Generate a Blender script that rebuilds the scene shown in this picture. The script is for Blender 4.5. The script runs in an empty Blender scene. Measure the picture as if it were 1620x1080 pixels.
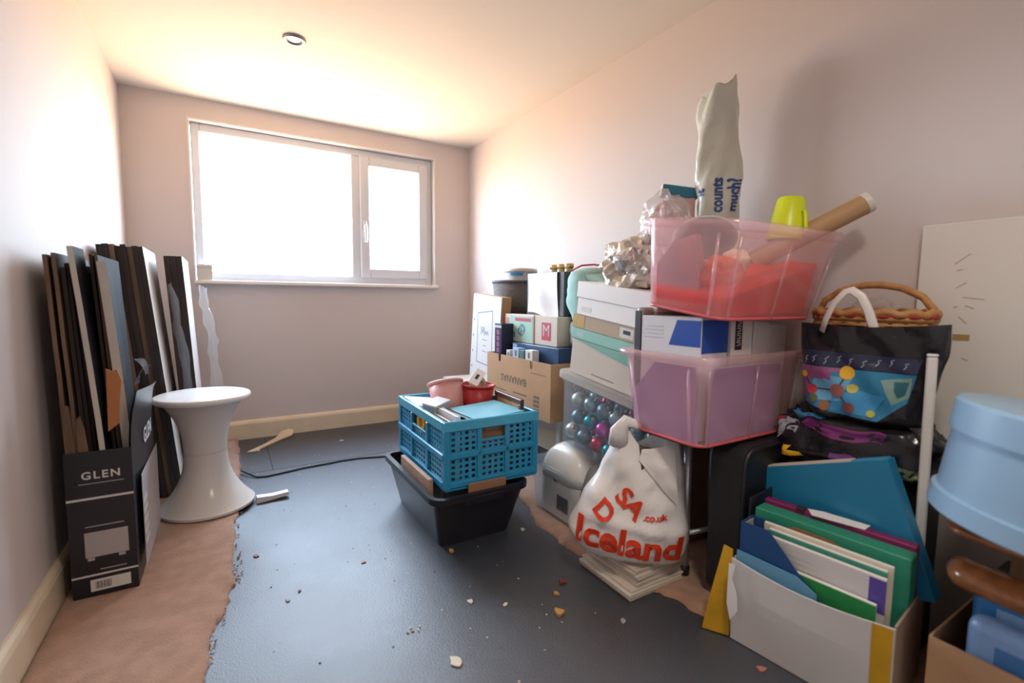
import bpy, bmesh, math, random
from mathutils import Vector, Matrix, noise
PI = math.pi
random.seed(7)
scn = bpy.context.scene
COL = scn.collection

# ------------------------------------------------------------------ camera
cam_d = bpy.data.cameras.new('camera')
cam = bpy.data.objects.new('camera', cam_d)
COL.objects.link(cam)
scn.camera = cam
cam_d.sensor_width = 36.0
cam_d.lens = 755.0 / 1620.0 * 36.0
cam_d.clip_start = 0.01
cam_d.dof.use_dof = True; cam_d.dof.focus_distance = 1.75; cam_d.dof.aperture_fstop = 2.0
yaw, pitch, roll = 0.5408, 0.0887, 0.0098
fw = Vector((math.sin(yaw)*math.cos(pitch), math.cos(yaw)*math.cos(pitch), -math.sin(pitch)))
r0 = Vector((math.cos(yaw), -math.sin(yaw), 0)); u0 = r0.cross(fw)
rt = r0*math.cos(roll) + u0*math.sin(roll); up = -r0*math.sin(roll) + u0*math.cos(roll)
M = Matrix((rt, up, -fw)).transposed().to_4x4()
M.translation = Vector((0.4112, 0.0, 0.8094))
cam.matrix_world = M

# ------------------------------------------------------------------ world, light, exposure
W = bpy.data.worlds.new('world'); scn.world = W; W.use_nodes = True
nt = W.node_tree; nt.nodes.clear()
wo = nt.nodes.new('ShaderNodeOutputWorld'); bg = nt.nodes.new('ShaderNodeBackground')
tc = nt.nodes.new('ShaderNodeTexCoord'); sp = nt.nodes.new('ShaderNodeSeparateXYZ')
rp = nt.nodes.new('ShaderNodeValToRGB')
mr = nt.nodes.new('ShaderNodeMapRange')
mr.inputs['From Min'].default_value = -1; mr.inputs['From Max'].default_value = 1
nt.links.new(tc.outputs['Generated'], sp.inputs[0]); nt.links.new(sp.outputs['Z'], mr.inputs['Value'])
nt.links.new(mr.outputs[0], rp.inputs[0]); nt.links.new(rp.outputs[0], bg.inputs['Color']); nt.links.new(bg.outputs[0], wo.inputs[0])
cr = rp.color_ramp
cr.elements[0].position = 0.0; cr.elements[0].color = (0.63, 0.40, 0.24, 1)      # sunlit ground below the window
cr.elements[1].position = 1.0; cr.elements[1].color = (0.52, 0.72, 1.0, 1)       # overcast sky
e = cr.elements.new(0.485); e.color = (0.68, 0.45, 0.28, 1)
e = cr.elements.new(0.505); e.color = (0.76, 0.88, 1.0, 1)
bg.inputs['Strength'].default_value = 18.0
pl = bpy.data.lights.new('window_portal', 'AREA'); pl.shape = 'RECTANGLE'; pl.size = 1.34; pl.size_y = 0.81
pl.cycles.is_portal = True
po = bpy.data.objects.new('window_portal', pl); COL.objects.link(po)
po.location = (0.96, 3.20, 1.312); po.rotation_euler = (-PI/2, 0, 0)
scn.view_settings.view_transform = 'Standard'; scn.view_settings.look = 'None'
scn.view_settings.gamma = 1.0; scn.view_settings.use_curve_mapping = False
scn.view_settings.exposure = 0.9
scn.cycles.transparent_max_bounces = 32
scn.cycles.max_bounces = 12
scn.cycles.diffuse_bounces = 8

# ------------------------------------------------------------------ materials
MATS = {}
def mat(name, col, rough=0.6, metal=0.0, bump=0.0, bscale=60.0, var=0.0, vscale=6.0, col2=None, stretch=None, spec=0.5, coat=0.0, sheen=0.0):
    if name in MATS: return MATS[name]
    m = bpy.data.materials.new(name); m.use_nodes = True
    t = m.node_tree; b = t.nodes['Principled BSDF']
    b.inputs['Base Color'].default_value = (*col, 1); b.inputs['Roughness'].default_value = rough
    b.inputs['Metallic'].default_value = metal; b.inputs['Specular IOR Level'].default_value = spec
    if coat: b.inputs['Coat Weight'].default_value = coat
    if sheen: b.inputs['Sheen Weight'].default_value = sheen
    co = t.nodes.new('ShaderNodeTexCoord'); mp = t.nodes.new('ShaderNodeMapping')
    t.links.new(co.outputs['Object'], mp.inputs[0])
    if stretch: mp.inputs['Scale'].default_value = stretch
    if var or col2:
        n = t.nodes.new('ShaderNodeTexNoise'); n.inputs['Scale'].default_value = vscale; n.inputs['Detail'].default_value = 6
        t.links.new(mp.outputs[0], n.inputs['Vector'])
        r = t.nodes.new('ShaderNodeValToRGB'); r.color_ramp.elements[0].position = 0.35; r.color_ramp.elements[1].position = 0.68
        c2 = col2 if col2 else tuple(c*(1-var) for c in col)
        r.color_ramp.elements[0].color = (*col, 1); r.color_ramp.elements[1].color = (*c2, 1)
        t.links.new(n.outputs['Fac'], r.inputs[0]); t.links.new(r.outputs[0], b.inputs['Base Color'])
    if bump:
        n2 = t.nodes.new('ShaderNodeTexNoise'); n2.inputs['Scale'].default_value = bscale; n2.inputs['Detail'].default_value = 4
        t.links.new(mp.outputs[0], n2.inputs['Vector'])
        bp = t.nodes.new('ShaderNodeBump'); bp.inputs['Strength'].default_value = bump; bp.inputs['Distance'].default_value = 0.004
        t.links.new(n2.outputs['Fac'], bp.inputs['Height']); t.links.new(bp.outputs[0], b.inputs['Normal'])
    MATS[name] = m
    return m
def clear_mat(name, tint, body, opaque=0.35, rough=0.15, gloss=0.12, bump=0.0, bscale=30):
    """see-through plastic: tinted transparency, a milky body and a sheen"""
    if name in MATS: return MATS[name]
    m = bpy.data.materials.new(name); m.use_nodes = True
    t = m.node_tree; t.nodes.clear()
    out = t.nodes.new('ShaderNodeOutputMaterial')
    tr = t.nodes.new('ShaderNodeBsdfTransparent'); tr.inputs[0].default_value = (*tint, 1)
    df = t.nodes.new('ShaderNodeBsdfDiffuse'); df.inputs[0].default_value = (*body, 1)
    tl = t.nodes.new('ShaderNodeBsdfTranslucent'); tl.inputs[0].default_value = (*body, 1)
    m0 = t.nodes.new('ShaderNodeMixShader'); m0.inputs[0].default_value = 0.5
    t.links.new(df.outputs[0], m0.inputs[1]); t.links.new(tl.outputs[0], m0.inputs[2])
    m1 = t.nodes.new('ShaderNodeMixShader'); m1.inputs[0].default_value = opaque
    t.links.new(tr.outputs[0], m1.inputs[1]); t.links.new(m0.outputs[0], m1.inputs[2])
    gl = t.nodes.new('ShaderNodeBsdfGlossy'); gl.inputs['Roughness'].default_value = rough
    fr = t.nodes.new('ShaderNodeLayerWeight'); fr.inputs[0].default_value = 0.5
    pw = t.nodes.new('ShaderNodeMath'); pw.operation = 'POWER'; pw.inputs[1].default_value = 4.0
    t.links.new(fr.outputs['Facing'], pw.inputs[0])
    ad = t.nodes.new('ShaderNodeMath'); ad.operation = 'MULTIPLY_ADD'; ad.inputs[1].default_value = 0.45; ad.inputs[2].default_value = gloss*0.1
    ad.use_clamp = True
    t.links.new(pw.outputs[0], ad.inputs[0])
    m2 = t.nodes.new('ShaderNodeMixShader'); t.links.new(ad.outputs[0], m2.inputs[0])
    t.links.new(m1.outputs[0], m2.inputs[1]); t.links.new(gl.outputs[0], m2.inputs[2])
    if bump:
        co = t.nodes.new('ShaderNodeTexCoord')
        n2 = t.nodes.new('ShaderNodeTexNoise'); n2.inputs['Scale'].default_value = bscale; n2.inputs['Detail'].default_value = 5
        t.links.new(co.outputs['Object'], n2.inputs['Vector'])
        bp = t.nodes.new('ShaderNodeBump'); bp.inputs['Strength'].default_value = bump; bp.inputs['Distance'].default_value = 0.01
        t.links.new(n2.outputs['Fac'], bp.inputs['Height'])
        for s in (df, gl, tl): t.links.new(bp.outputs[0], s.inputs['Normal'])
    t.links.new(m2.outputs[0], out.inputs[0])
    MATS[name] = m
    return m

# ------------------------------------------------------------------ object helpers
def obj(name, bm, m, parent=None, loc=None, rot=None, smooth=False, kind=None):
    me = bpy.data.meshes.new(name)
    if isinstance(bm, bmesh.types.BMesh):
        bmesh.ops.recalc_face_normals(bm, faces=bm.faces)
        bm.to_mesh(me); bm.free()
    else:
        me.from_pydata(bm[0], [], bm[1]); me.update()
    if smooth:
        for p in me.polygons: p.use_smooth = True
    if not isinstance(m, (list, tuple)): m = [m]
    for k in m: me.materials.append(k)
    o = bpy.data.objects.new(name, me); COL.objects.link(o)
    if parent: o.parent = parent
    if loc is not None: o.location = loc
    if rot is not None: o.rotation_euler = rot
    if kind: o['kind'] = kind
    return o
def tag(o, label, cat, group=None):
    o['label'] = label; o['category'] = cat
    if group: o['group'] = group
    return o
def thing(name, label, cat, loc=(0, 0, 0), rot=(0, 0, 0), group=None):
    o = bpy.data.objects.new(name, None); COL.objects.link(o)
    o.empty_display_size = 0.05
    o.location = loc; o.rotation_euler = rot
    return tag(o, label, cat, group)
def struct(name, bm, m, parent=None, smooth=False):
    o = obj(name, bm, m, parent, smooth=smooth)
    if not parent: o['kind'] = 'structure'
    return o
def copy_tree(o, parent=None):
    c = o.copy(); COL.objects.link(c); c.parent = parent
    for ch in o.children: copy_tree(ch, c)
    return c
def auto(o, ang=0.6):
    me = o.data
    for p in me.polygons: p.use_smooth = True
    me.set_sharp_from_angle(angle=ang)
    return o
def box(bm, x0, x1, y0, y1, z0, z1, bev=0.0, seg=1):
    v = [bm.verts.new(p) for p in ((x0,y0,z0),(x1,y0,z0),(x1,y1,z0),(x0,y1,z0),(x0,y0,z1),(x1,y0,z1),(x1,y1,z1),(x0,y1,z1))]
    fs = [bm.faces.new([v[i] for i in f]) for f in ((3,2,1,0),(4,5,6,7),(0,1,5,4),(1,2,6,5),(2,3,7,6),(3,0,4,7))]
    if bev:
        es = list({e for f in fs for e in f.edges})
        bmesh.ops.bevel(bm, geom=es, offset=bev, segments=seg, affect='EDGES', profile=0.5)
    return v
def bx(x0, x1, y0, y1, z0, z1, bev=0.0, seg=1):
    bm = bmesh.new(); box(bm, x0, x1, y0, y1, z0, z1, bev, seg); return bm
def cbx(w, d, h, bev=0.0, seg=1):
    """box centred on x,y standing on z=0"""
    return bx(-w/2, w/2, -d/2, d/2, 0, h, bev, seg)
def lathe(bm, prof, n=40, closed=False):
    rings = []
    for (r, z) in prof:
        rings.append([bm.verts.new((r*math.cos(2*PI*i/n), r*math.sin(2*PI*i/n), z)) for i in range(n)] if r > 1e-6 else [bm.verts.new((0, 0, z))])
    for a, b in zip(rings, rings[1:]):
        for i in range(n):
            j = (i+1) % n
            if len(a) == 1 and len(b) == 1: continue
            if len(a) == 1: bm.faces.new((a[0], b[i], b[j]))
            elif len(b) == 1: bm.faces.new((a[i], b[0], a[j]))
            else: bm.faces.new((a[i], b[i], b[j], a[j]))
    return bm
def lat(prof, n=40): return lathe(bmesh.new(), prof, n)
def tube(bm, pts, r, n=8, close=False, caps=True, flat=None):
    pts = [Vector(p) for p in pts]; rings = []; N = len(pts)
    prev = None
    for i, p in enumerate(pts):
        a = pts[(i-1) % N] if (close or i > 0) else p; b = pts[(i+1) % N] if (close or i < N-1) else p
        t = (b-a).normalized()
        if prev is None:
            s = t.cross(Vector((0, 0, 1)))
            if s.length < 1e-3: s = t.cross(Vector((1, 0, 0)))
            s.normalize()
        else:
            s = (prev - t*prev.dot(t)).normalized()
        prev = s; w = t.cross(s)
        rr = r[i] if isinstance(r, (list, tuple)) else r
        f = flat if flat else 1.0
        rings.append([bm.verts.new(p + s*rr*math.cos(2*PI*k/n) + w*rr*f*math.sin(2*PI*k/n)) for k in range(n)])
    for i in range(N if close else N-1):
        a, b = rings[i], rings[(i+1) % N]
        for k in range(n): bm.faces.new((a[k], a[(k+1) % n], b[(k+1) % n], b[k]))
    if caps and not close:
        bm.faces.new(rings[0][::-1]); bm.faces.new(rings[-1])
    return bm
def tb(pts, r, n=8, close=False, flat=None): return tube(bmesh.new(), pts, r, n, close, True, flat)
def prism(pts, d0, d1, axis='z'):
    """polygon pts (a,b) extruded along axis"""
    bm = bmesh.new()
    def P(a, b, c): return {'z': (a, b, c), 'y': (a, c, b), 'x': (c, a, b)}[axis]
    A = [bm.verts.new(P(a, b, d0)) for a, b in pts]; B = [bm.verts.new(P(a, b, d1)) for a, b in pts]
    bm.faces.new(A); bm.faces.new(B)
    n = len(pts)
    for i in range(n): bm.faces.new((A[i], A[(i+1) % n], B[(i+1) % n], B[i]))
    return bm
def rrect(w, d, r, n=5, cx=0, cy=0):
    pts = []
    for (sx, sy, a0) in ((1, 1, 0), (-1, 1, 90), (-1, -1, 180), (1, -1, 270)):
        for i in range(n+1):
            a = math.radians(a0 + 90*i/n)
            pts.append((cx + sx*(w/2-r) + r*math.cos(a), cy + sy*(d/2-r) + r*math.sin(a)))
    return pts
def loft(bm, loops, close_first=False, close_last=False):
    """loops: list of equal-length closed loops of 3-D points"""
    L = [[bm.verts.new(p) for p in lp] for lp in loops]
    n = len(L[0])
    for a, b in zip(L, L[1:]):
        for i in range(n): bm.faces.new((a[i], a[(i+1) % n], b[(i+1) % n], b[i]))
    if close_first: bm.faces.new(L[0][::-1])
    if close_last: bm.faces.new(L[-1])
    return L
def tub(w, d, h, w2, d2, r, t=0.003, rim=0.012, n=5):
    """open tapered container: base w2 x d2, mouth w x d, wall thickness t, folded rim"""
    bm = bmesh.new()
    def L(a, b, z, rr): return [(x, y, z) for x, y in rrect(a, b, max(rr, 0.002), n)]
    loops = [L(w2-2*t, d2-2*t, t, r-t), L(w-2*t, d-2*t, h, r-t), L(w+2*rim, d+2*rim, h, r+rim), L(w+2*rim, d+2*rim, h-rim*1.4, r+rim), L(w, d, h-rim*1.4, r), L(w2, d2, 0, r)]
    loft(bm, loops, True, True)
    return bm
FONT = {}
def text_mesh(s, size, spacing=1.0, shear=0.0, bold=0.0):
    cu = bpy.data.curves.new('lettering', 'FONT'); cu.body = s; cu.size = size; cu.align_x = 'CENTER'; cu.align_y = 'CENTER'
    cu.space_character = spacing; cu.offset = size*bold; cu.shear = shear; cu.resolution_u = 3
    o = bpy.data.objects.new('lettering', cu); COL.objects.link(o)
    dg = bpy.context.evaluated_depsgraph_get(); dg.update()
    me = bpy.data.meshes.new_from_object(o.evaluated_get(dg))
    bpy.data.objects.remove(o); bpy.data.curves.remove(cu)
    return me
def text(name, s, size, m, parent, mat4, spacing=1.0, bold=0.0, sx=1.0):
    """flat lettering laid on a surface; mat4 maps the text plane into the parent's space"""
    me = text_mesh(s, size, spacing, 0.0, bold)
    me.transform(Matrix.Diagonal((sx, 1, 1, 1))); me.transform(mat4)
    me.materials.clear(); me.materials.append(m)
    o = bpy.data.objects.new(name, me); COL.objects.link(o); o.parent = parent
    return o
def frame(origin, xdir, ydir):
    x = Vector(xdir).normalized(); y = Vector(ydir).normalized(); z = x.cross(y)
    m = Matrix((x, y, z)).transposed().to_4x4(); m.translation = Vector(origin)
    return m
def fract(p, s): return noise.fractal(Vector(p)*s, 1.0, 2.0, 4)
# ================================================================== THE SETTING
RW, RD, RH, RB = 1.895, 3.069, 1.836, -0.75     # room width, far wall, ceiling, wall behind the camera
WX0, WX1, WZ0, WZ1 = 0.281, 1.6375, 0.897, 1.727
paint = mat('wall_paint', (0.61, 0.558, 0.545), 0.75, bump=0.06, bscale=180, var=0.04, vscale=1.5)
ceil_m = mat('ceiling_paint', (0.76, 0.725, 0.66), 0.8, bump=0.05, bscale=120)
skirt_m = mat('skirting_paint', (0.72, 0.62, 0.46), 0.4, bump=0.05, bscale=40, var=0.08, vscale=9)
upvc = mat('window_plastic', (0.58, 0.61, 0.66), 0.3)

# floor: dark rubbery underlay with a dull sheen
def floor_material():
    m = mat('dark_underlay', (0.018, 0.026, 0.042), 0.5, bump=0.30, bscale=240, var=0.25, vscale=5, spec=0.5)
    m.node_tree.nodes['Principled BSDF'].inputs['IOR'].default_value = 2.1
    t = m.node_tree; b = t.nodes['Principled BSDF']
    n = t.nodes.new('ShaderNodeTexNoise'); n.inputs['Scale'].default_value = 3.0; n.inputs['Detail'].default_value = 8
    co = t.nodes.new('ShaderNodeTexCoord'); t.links.new(co.outputs['Object'], n.inputs['Vector'])
    r = t.nodes.new('ShaderNodeMapRange'); r.inputs['To Min'].default_value = 0.44; r.inputs['To Max'].default_value = 0.60
    t.links.new(n.outputs['Fac'], r.inputs['Value']); t.links.new(r.outputs[0], b.inputs['Roughness'])
    # pale dusty scuffs trodden into the sheet
    d = t.nodes.new('ShaderNodeTexNoise'); d.inputs['Scale'].default_value = 2.2; d.inputs['Detail'].default_value = 12; d.inputs['Roughness'].default_value = 0.75
    t.links.new(co.outputs['Object'], d.inputs['Vector'])
    dr = t.nodes.new('ShaderNodeMapRange'); dr.inputs['From Min'].default_value = 0.56; dr.inputs['From Max'].default_value = 0.75; dr.inputs['To Max'].default_value = 0.35
    t.links.new(d.outputs['Fac'], dr.inputs['Value'])
    src = b.inputs['Base Color'].links[0].from_socket
    mx = t.nodes.new('ShaderNodeMix'); mx.data_type = 'RGBA'; mx.inputs['B'].default_value = (0.10, 0.115, 0.14, 1)
    t.links.new(dr.outputs[0], mx.inputs['Factor']); t.links.new(src, mx.inputs['A']); t.links.new(mx.outputs['Result'], b.inputs['Base Color'])
    return m
struct('floor', bx(-0.1, RW+0.1, RB-0.1, RD+0.12, -0.1, 0), floor_material())
struct('ceiling', bx(-0.1, RW+0.1, RB-0.1, RD+0.12, RH, RH+0.1), ceil_m)
struct('wall_left', bx(-0.1, 0, RB-0.1, RD+0.12, 0, RH), paint)
struct('wall_right', bx(RW, RW+0.1, RB-0.1, RD+0.12, 0, RH), paint)
struct('wall_back', bx(0, RW, RB-0.1, RB, 0, RH), paint)
bm = bmesh.new()
TH = 0.12
box(bm, 0, WX0, RD, RD+TH, 0, RH); box(bm, WX1, RW, RD, RD+TH, 0, RH)
box(bm, WX0, WX1, RD, RD+TH, 0, WZ0); box(bm, WX0, WX1, RD, RD+TH, WZ1, RH)
struct('wall_far', bm, paint)
# skirting boards with a rounded top
def skirt(name, length, loc, rotz, h=0.1065):
    o = struct(name, prism([(0, 0), (0.017, 0), (0.017, h-0.02), (0.013, h-0.008), (0.006, h), (0, h)], 0, length, 'y'), skirt_m)
    o.location = loc; o.rotation_euler = (0, 0, rotz)
    return o
skirt('baseboard_left', RD-RB, (0, RB, 0), 0)
skirt('baseboard_far', RW, (0, RD, 0), -PI/2)
skirt('baseboard_right', RD-RB, (RW, RD, 0), PI)
# window: frame set in the reveal, a fixed light on the left, an opening sash on the right
win = struct('window_1', bmesh.new(), upvc)
bm = bmesh.new()
FY0, FY1 = RD+0.045, RD+0.115
fw_ = 0.045; MX = 1.135
for (a, b, c, d) in ((WX0+0.004, WX0+fw_, WZ0, WZ1-0.003), (WX1-fw_, WX1-0.004, WZ0, WZ1-0.003), (WX0+fw_, WX1-fw_, WZ1-fw_, WZ1-0.003), (WX0+fw_, WX1-fw_, WZ0, WZ0+fw_), (MX-0.028, MX+0.028, WZ0+fw_, WZ1-fw_)):
    box(bm, a, b, FY0, FY1, c, d, 0.004)
obj('window_frame', bm, upvc, win)
bm = bmesh.new()
sx0, sx1, sz0, sz1 = MX+0.024, WX1-fw_+0.006, WZ0+fw_-0.006, WZ1-fw_+0.006; sw = 0.058
for (a, b, c, d) in ((sx0, sx0+sw, sz0, sz1), (sx1-sw, sx1, sz0, sz1), (sx0+sw, sx1-sw, sz1-sw, sz1), (sx0+sw, sx1-sw, sz0, sz0+sw)):
    box(bm, a, b, FY0-0.014, FY0+0.04, c, d, 0.006, 2)
sash = obj('sash', bm, upvc, win)
glass = clear_mat('window_glass', (0.97, 0.98, 0.98), (0.9, 0.9, 0.9), 0.0, 0.02, 0.05)
obj('pane', bx(WX0+fw_-0.005, MX-0.024, FY0+0.03, FY0+0.034, WZ0+fw_-0.005, WZ1-fw_+0.005), glass, win)
obj('pane', bx(sx0+sw-0.005, sx1-sw+0.005, FY0+0.016, FY0+0.02, sz0+sw-0.005, sz1-sw+0.005), glass, sash)
hm = mat('handle_metal', (0.55, 0.56, 0.58), 0.3, 0.6)
bm = bmesh.new(); box(bm, sx0+0.016, sx0+0.036, FY0-0.024, FY0-0.014, 1.22, 1.29, 0.004); box(bm, sx0+0.019, sx0+0.033, FY0-0.046, FY0-0.024, 1.25, 1.265, 0.003); box(bm, sx0+0.018, sx0+0.034, FY0-0.05, FY0-0.038, 1.155, 1.265, 0.004)
obj('window_handle', bm, hm, sash)
sill_m = mat('sill_paint', (0.80, 0.77, 0.72), 0.4)
obj('window_sill', bx(WX0-0.004, WX1+0.016, RD-0.035, RD+0.05, WZ0-0.022, WZ0-0.001, 0.005, 2), sill_m, win)
# thin plaster bead round the reveal
bm = bmesh.new()
box(bm, WX0-0.006, WX0+0.002, RD-0.004, RD+0.045, WZ0, WZ1+0.006); box(bm, WX1-0.002, WX1+0.006, RD-0.004, RD+0.045, WZ0, WZ1+0.006); box(bm, WX0+0.002, WX1-0.002, RD-0.004, RD+0.045, WZ1-0.002, WZ1+0.006)
obj('reveal_bead', bm, mat('bead_white', (0.68, 0.66, 0.64), 0.5), win)

# ceiling downlight
dl = thing('ceiling_downlight', 'round recessed ceiling downlight with a chrome ring', 'light', (0.688, 2.175, RH))
obj('ring', lat([(0.042, 0.0), (0.044, -0.004), (0.038, -0.009), (0.030, -0.008), (0.028, 0.0)], 40), mat('chrome', (0.30, 0.29, 0.28), 0.25, 1.0), dl, smooth=True)
obj('inner_bezel', lat([(0.030, -0.006), (0.026, -0.004), (0.023, 0.0)], 40), mat('bezel_dark', (0.12, 0.11, 0.10), 0.4, 0.5), dl, smooth=True)
bulb_m = bpy.data.materials.new('lamp_glass'); bulb_m.use_nodes = True
bb = bulb_m.node_tree.nodes['Principled BSDF']; bb.inputs['Emission Color'].default_value = (1, 0.85, 0.62, 1); bb.inputs['Emission Strength'].default_value = 6.0
obj('lamp_face', lat([(0.0, -0.0065), (0.015, -0.006), (0.024, -0.001)], 32), bulb_m, dl, smooth=True)

# fill lamp and beam added out of view to brighten the near end
fill_lamp = copy_tree(dl); fill_lamp.location = (0.95, 0.05, RH); fill_lamp['label'] = 'unseen fill lamp added over the near end of the room'
ld = bpy.data.lights.new('fill_beam', 'SPOT'); ld.energy = 30; ld.color = (1.0, 0.90, 0.78); ld.spot_size = math.radians(150); ld.spot_blend = 0.9; ld.shadow_soft_size = 0.12
lo_ = bpy.data.objects.new('fill_beam', ld); COL.objects.link(lo_); lo_.location = (0.95, 0.05, RH-0.03)
# ================================================================== LEFT SIDE
# carpet remnants with a ragged torn edge
carpet_m = mat('beige_carpet', (0.42, 0.235, 0.15), 0.95, bump=0.9, bscale=260, col2=(0.33, 0.18, 0.11), vscale=22, sheen=0.3)
def carpet(name, label, left, right, z=0.011):
    """left, right: edge polylines [(x,y)] with increasing y; the ragged edges are split finely"""
    bm = bmesh.new()
    def dense(pl, jag, seed):
        out = []
        for (a, b) in zip(pl, pl[1:]):
            n = max(2, int(abs(b[1]-a[1])/0.008))
            for i in range(n):
                t = i/n; y = a[1]+(b[1]-a[1])*t
                x = a[0]+(b[0]-a[0])*t
                if jag: x += jag*(fract((x*3, y, seed), 9)*1.0 + fract((x, y, seed+3), 45)*0.6)
                out.append((x, y))
        out.append(pl[-1]); return out
    L = dense(left[0], left[1], 1.3); R = dense(right[0], right[1], 8.1)
    n = max(len(L), len(R))
    def res(P): return [P[min(len(P)-1, round(i*(len(P)-1)/(n-1)))] for i in range(n)]
    L, R = res(L), res(R)
    loops = []
    for (l, r) in zip(L, R):
        w = r[0]-l[0]
        row = [(l[0], l[1], 0.001), (l[0]+0.004, l[1], z)]
        for k in range(1, 12):
            x = l[0]+w*k/12; y = l[1]+(r[1]-l[1])*k/12
            row.append((x, y, z+0.0025*fract((x, y, 2), 12)))
        row += [(r[0]-0.004, r[1], z), (r[0], r[1], 0.001)]
        loops.append([bm.verts.new(p) for p in row])
    for a, b in zip(loops, loops[1:]):
        for k in range(len(a)-1): bm.faces.new((a[k], a[k+1], b[k+1], b[k]))
    o = obj(name, bm, carpet_m, smooth=True)
    return tag(o, label, 'carpet')
carpet('carpet_remnant', 'torn strip of beige carpet running along the left wall under the stool',
       ([(0.018, -0.73), (0.018, 3.04)], 0), ([(0.32, -0.73), (0.33, 0.6), (0.343, 1.13), (0.352, 1.26), (0.385, 1.40), (0.404, 1.52), (0.405, 1.75), (0.416, 1.95), (0.44, 2.36), (0.445, 3.04)], 0.011))
carpet('carpet_remnant', 'torn strip of beige carpet under the clear bin and chair by the right wall',
       ([(1.50, -0.73), (1.46, 0.4), (1.43, 0.8), (1.345, 1.12), (1.345, 1.37), (1.44, 1.68), (1.62, 1.86)], 0.012), ([(1.875, -0.73), (1.875, 1.9)], 0))
# pulled threads and crumbs along the torn edge
bm = bmesh.new()
for i in range(70):
    y = random.uniform(0.95, 2.6); t = 0.343+0.06*min(1, max(0, (y-1.2)/0.3)) + (0.03*max(0, (y-1.75)/0.6) if y > 1.75 else 0)
    x = t + random.uniform(-0.004, 0.02); s = random.uniform(0.002, 0.007)
    a = random.uniform(0, PI)
    tube(bm, [(x, y, 0.004), (x+s*math.cos(a), y+s*math.sin(a), 0.008), (x+2*s*math.cos(a+.6), y+2*s*math.sin(a+.6), 0.003)], 0.0016, 5)
o = obj('carpet_fibres', bm, carpet_m, kind='stuff'); tag(o, 'loose beige fibres pulled from the torn carpet edge', 'fibres')

# ---- tall heater carton holding the boards
card_black = mat('printed_black_card', (0.012, 0.012, 0.018), 0.35, bump=0.05, bscale=30)
card_in = mat('brown_card_inside', (0.20, 0.12, 0.07), 0.85)
print_white = mat('print_white', (0.62, 0.6, 0.58), 0.5)
print_grey = mat('print_grey', (0.30, 0.30, 0.33), 0.5)
BX0, BX1, BY0, BY1, BH = 0.042, 0.180, 1.598, 2.04, 0.392
hb = thing('heater_carton', 'tall black printed heater carton standing by the left wall holding boards', 'carton', (0, 0, 0.012))
t = 0.004
obj('front_panel', bx(BX0, BX1, BY0, BY0+t, 0, BH, 0.001), card_black, hb)
obj('back_panel', bx(BX0, BX1, BY1-t, BY1, 0, BH, 0.001), card_black, hb)
obj('left_panel', bx(BX0, BX0+t, BY0+t, BY1-t, 0, BH), card_black, hb)
obj('base', bx(BX0+t, BX1-t, BY0+t, BY1-t, 0, t), card_black, hb)
bm = bmesh.new()      # right side panel with its raised flap, bowed a little outwards
rows = []
for i in range(13):
    z = (BH+0.15)*i/12
    rows.append([(BX1 + (0.012*math.sin(PI*j/10)*min(1, z/0.3)) + (0.02*((z-BH)/0.15)**2 if z > BH else 0), BY0+0.001+(BY1-BY0-0.002)*j/10, z - (0.03*(j/10) if i == 12 else 0)) for j in range(11)])
for s in (0, -t):
    V = [[bm.verts.new((p[0]+s, p[1], p[2])) for p in r] for r in rows]
    for a, b in zip(V, V[1:]):
        for j in range(10): bm.faces.new((a[j], a[j+1], b[j+1], b[j]))
side = obj('side_panel', bm, card_black, hb, smooth=True)
# clear parcel tape curling up off the flap
tape = clear_mat('clear_tape', (0.85, 0.9, 0.95), (0.7, 0.75, 0.8), 0.25, 0.08, 0.4)
for (y0, h0, s) in ((1.66, 0.53, 1), (1.86, 0.53, -1)):
    bm = bmesh.new(); rr = []
    for i in range(9):
        a = i/8
        rr.append((bm.verts.new((BX1+0.008+0.03*a*a*s, y0+0.02*a, h0+0.02+0.05*a)), bm.verts.new((BX1+0.006+0.03*a*a*s, y0+0.10+0.03*a, h0+0.01+0.045*a+0.02*math.sin(a*3)))))
    for a, b in zip(rr, rr[1:]): bm.faces.new((a[0], a[1], b[1], b[0]))
    obj('parcel_tape', bm, tape, hb, smooth=True)
fr = lambda x, z: frame((x, BY0-0.0006, z), (1, 0, 0), (0, 0, 1))
cxm = (BX0+BX1)/2
text('lettering', 'GLEN', 0.028, print_white, hb, fr(cxm+0.004, 0.328), 1.25, 0.025)
obj('strapline', bx(cxm-0.042, cxm+0.05, BY0-0.0006, BY0-0.0002, 0.306, 0.3085), print_grey, hb)
obj('print_band', bx(BX0, BX1, BY0-0.0006, BY0-0.0002, 0.264, 0.270), print_white, hb)
obj('print_band', bx(BX0, BX1, BY0-0.0006, BY0-0.0002, 0.056, 0.061), print_white, hb)
obj('caption_line', bx(cxm-0.035, cxm+0.045, BY0-0.0006, BY0-0.0002, 0.19, 0.193), print_grey, hb)
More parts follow.
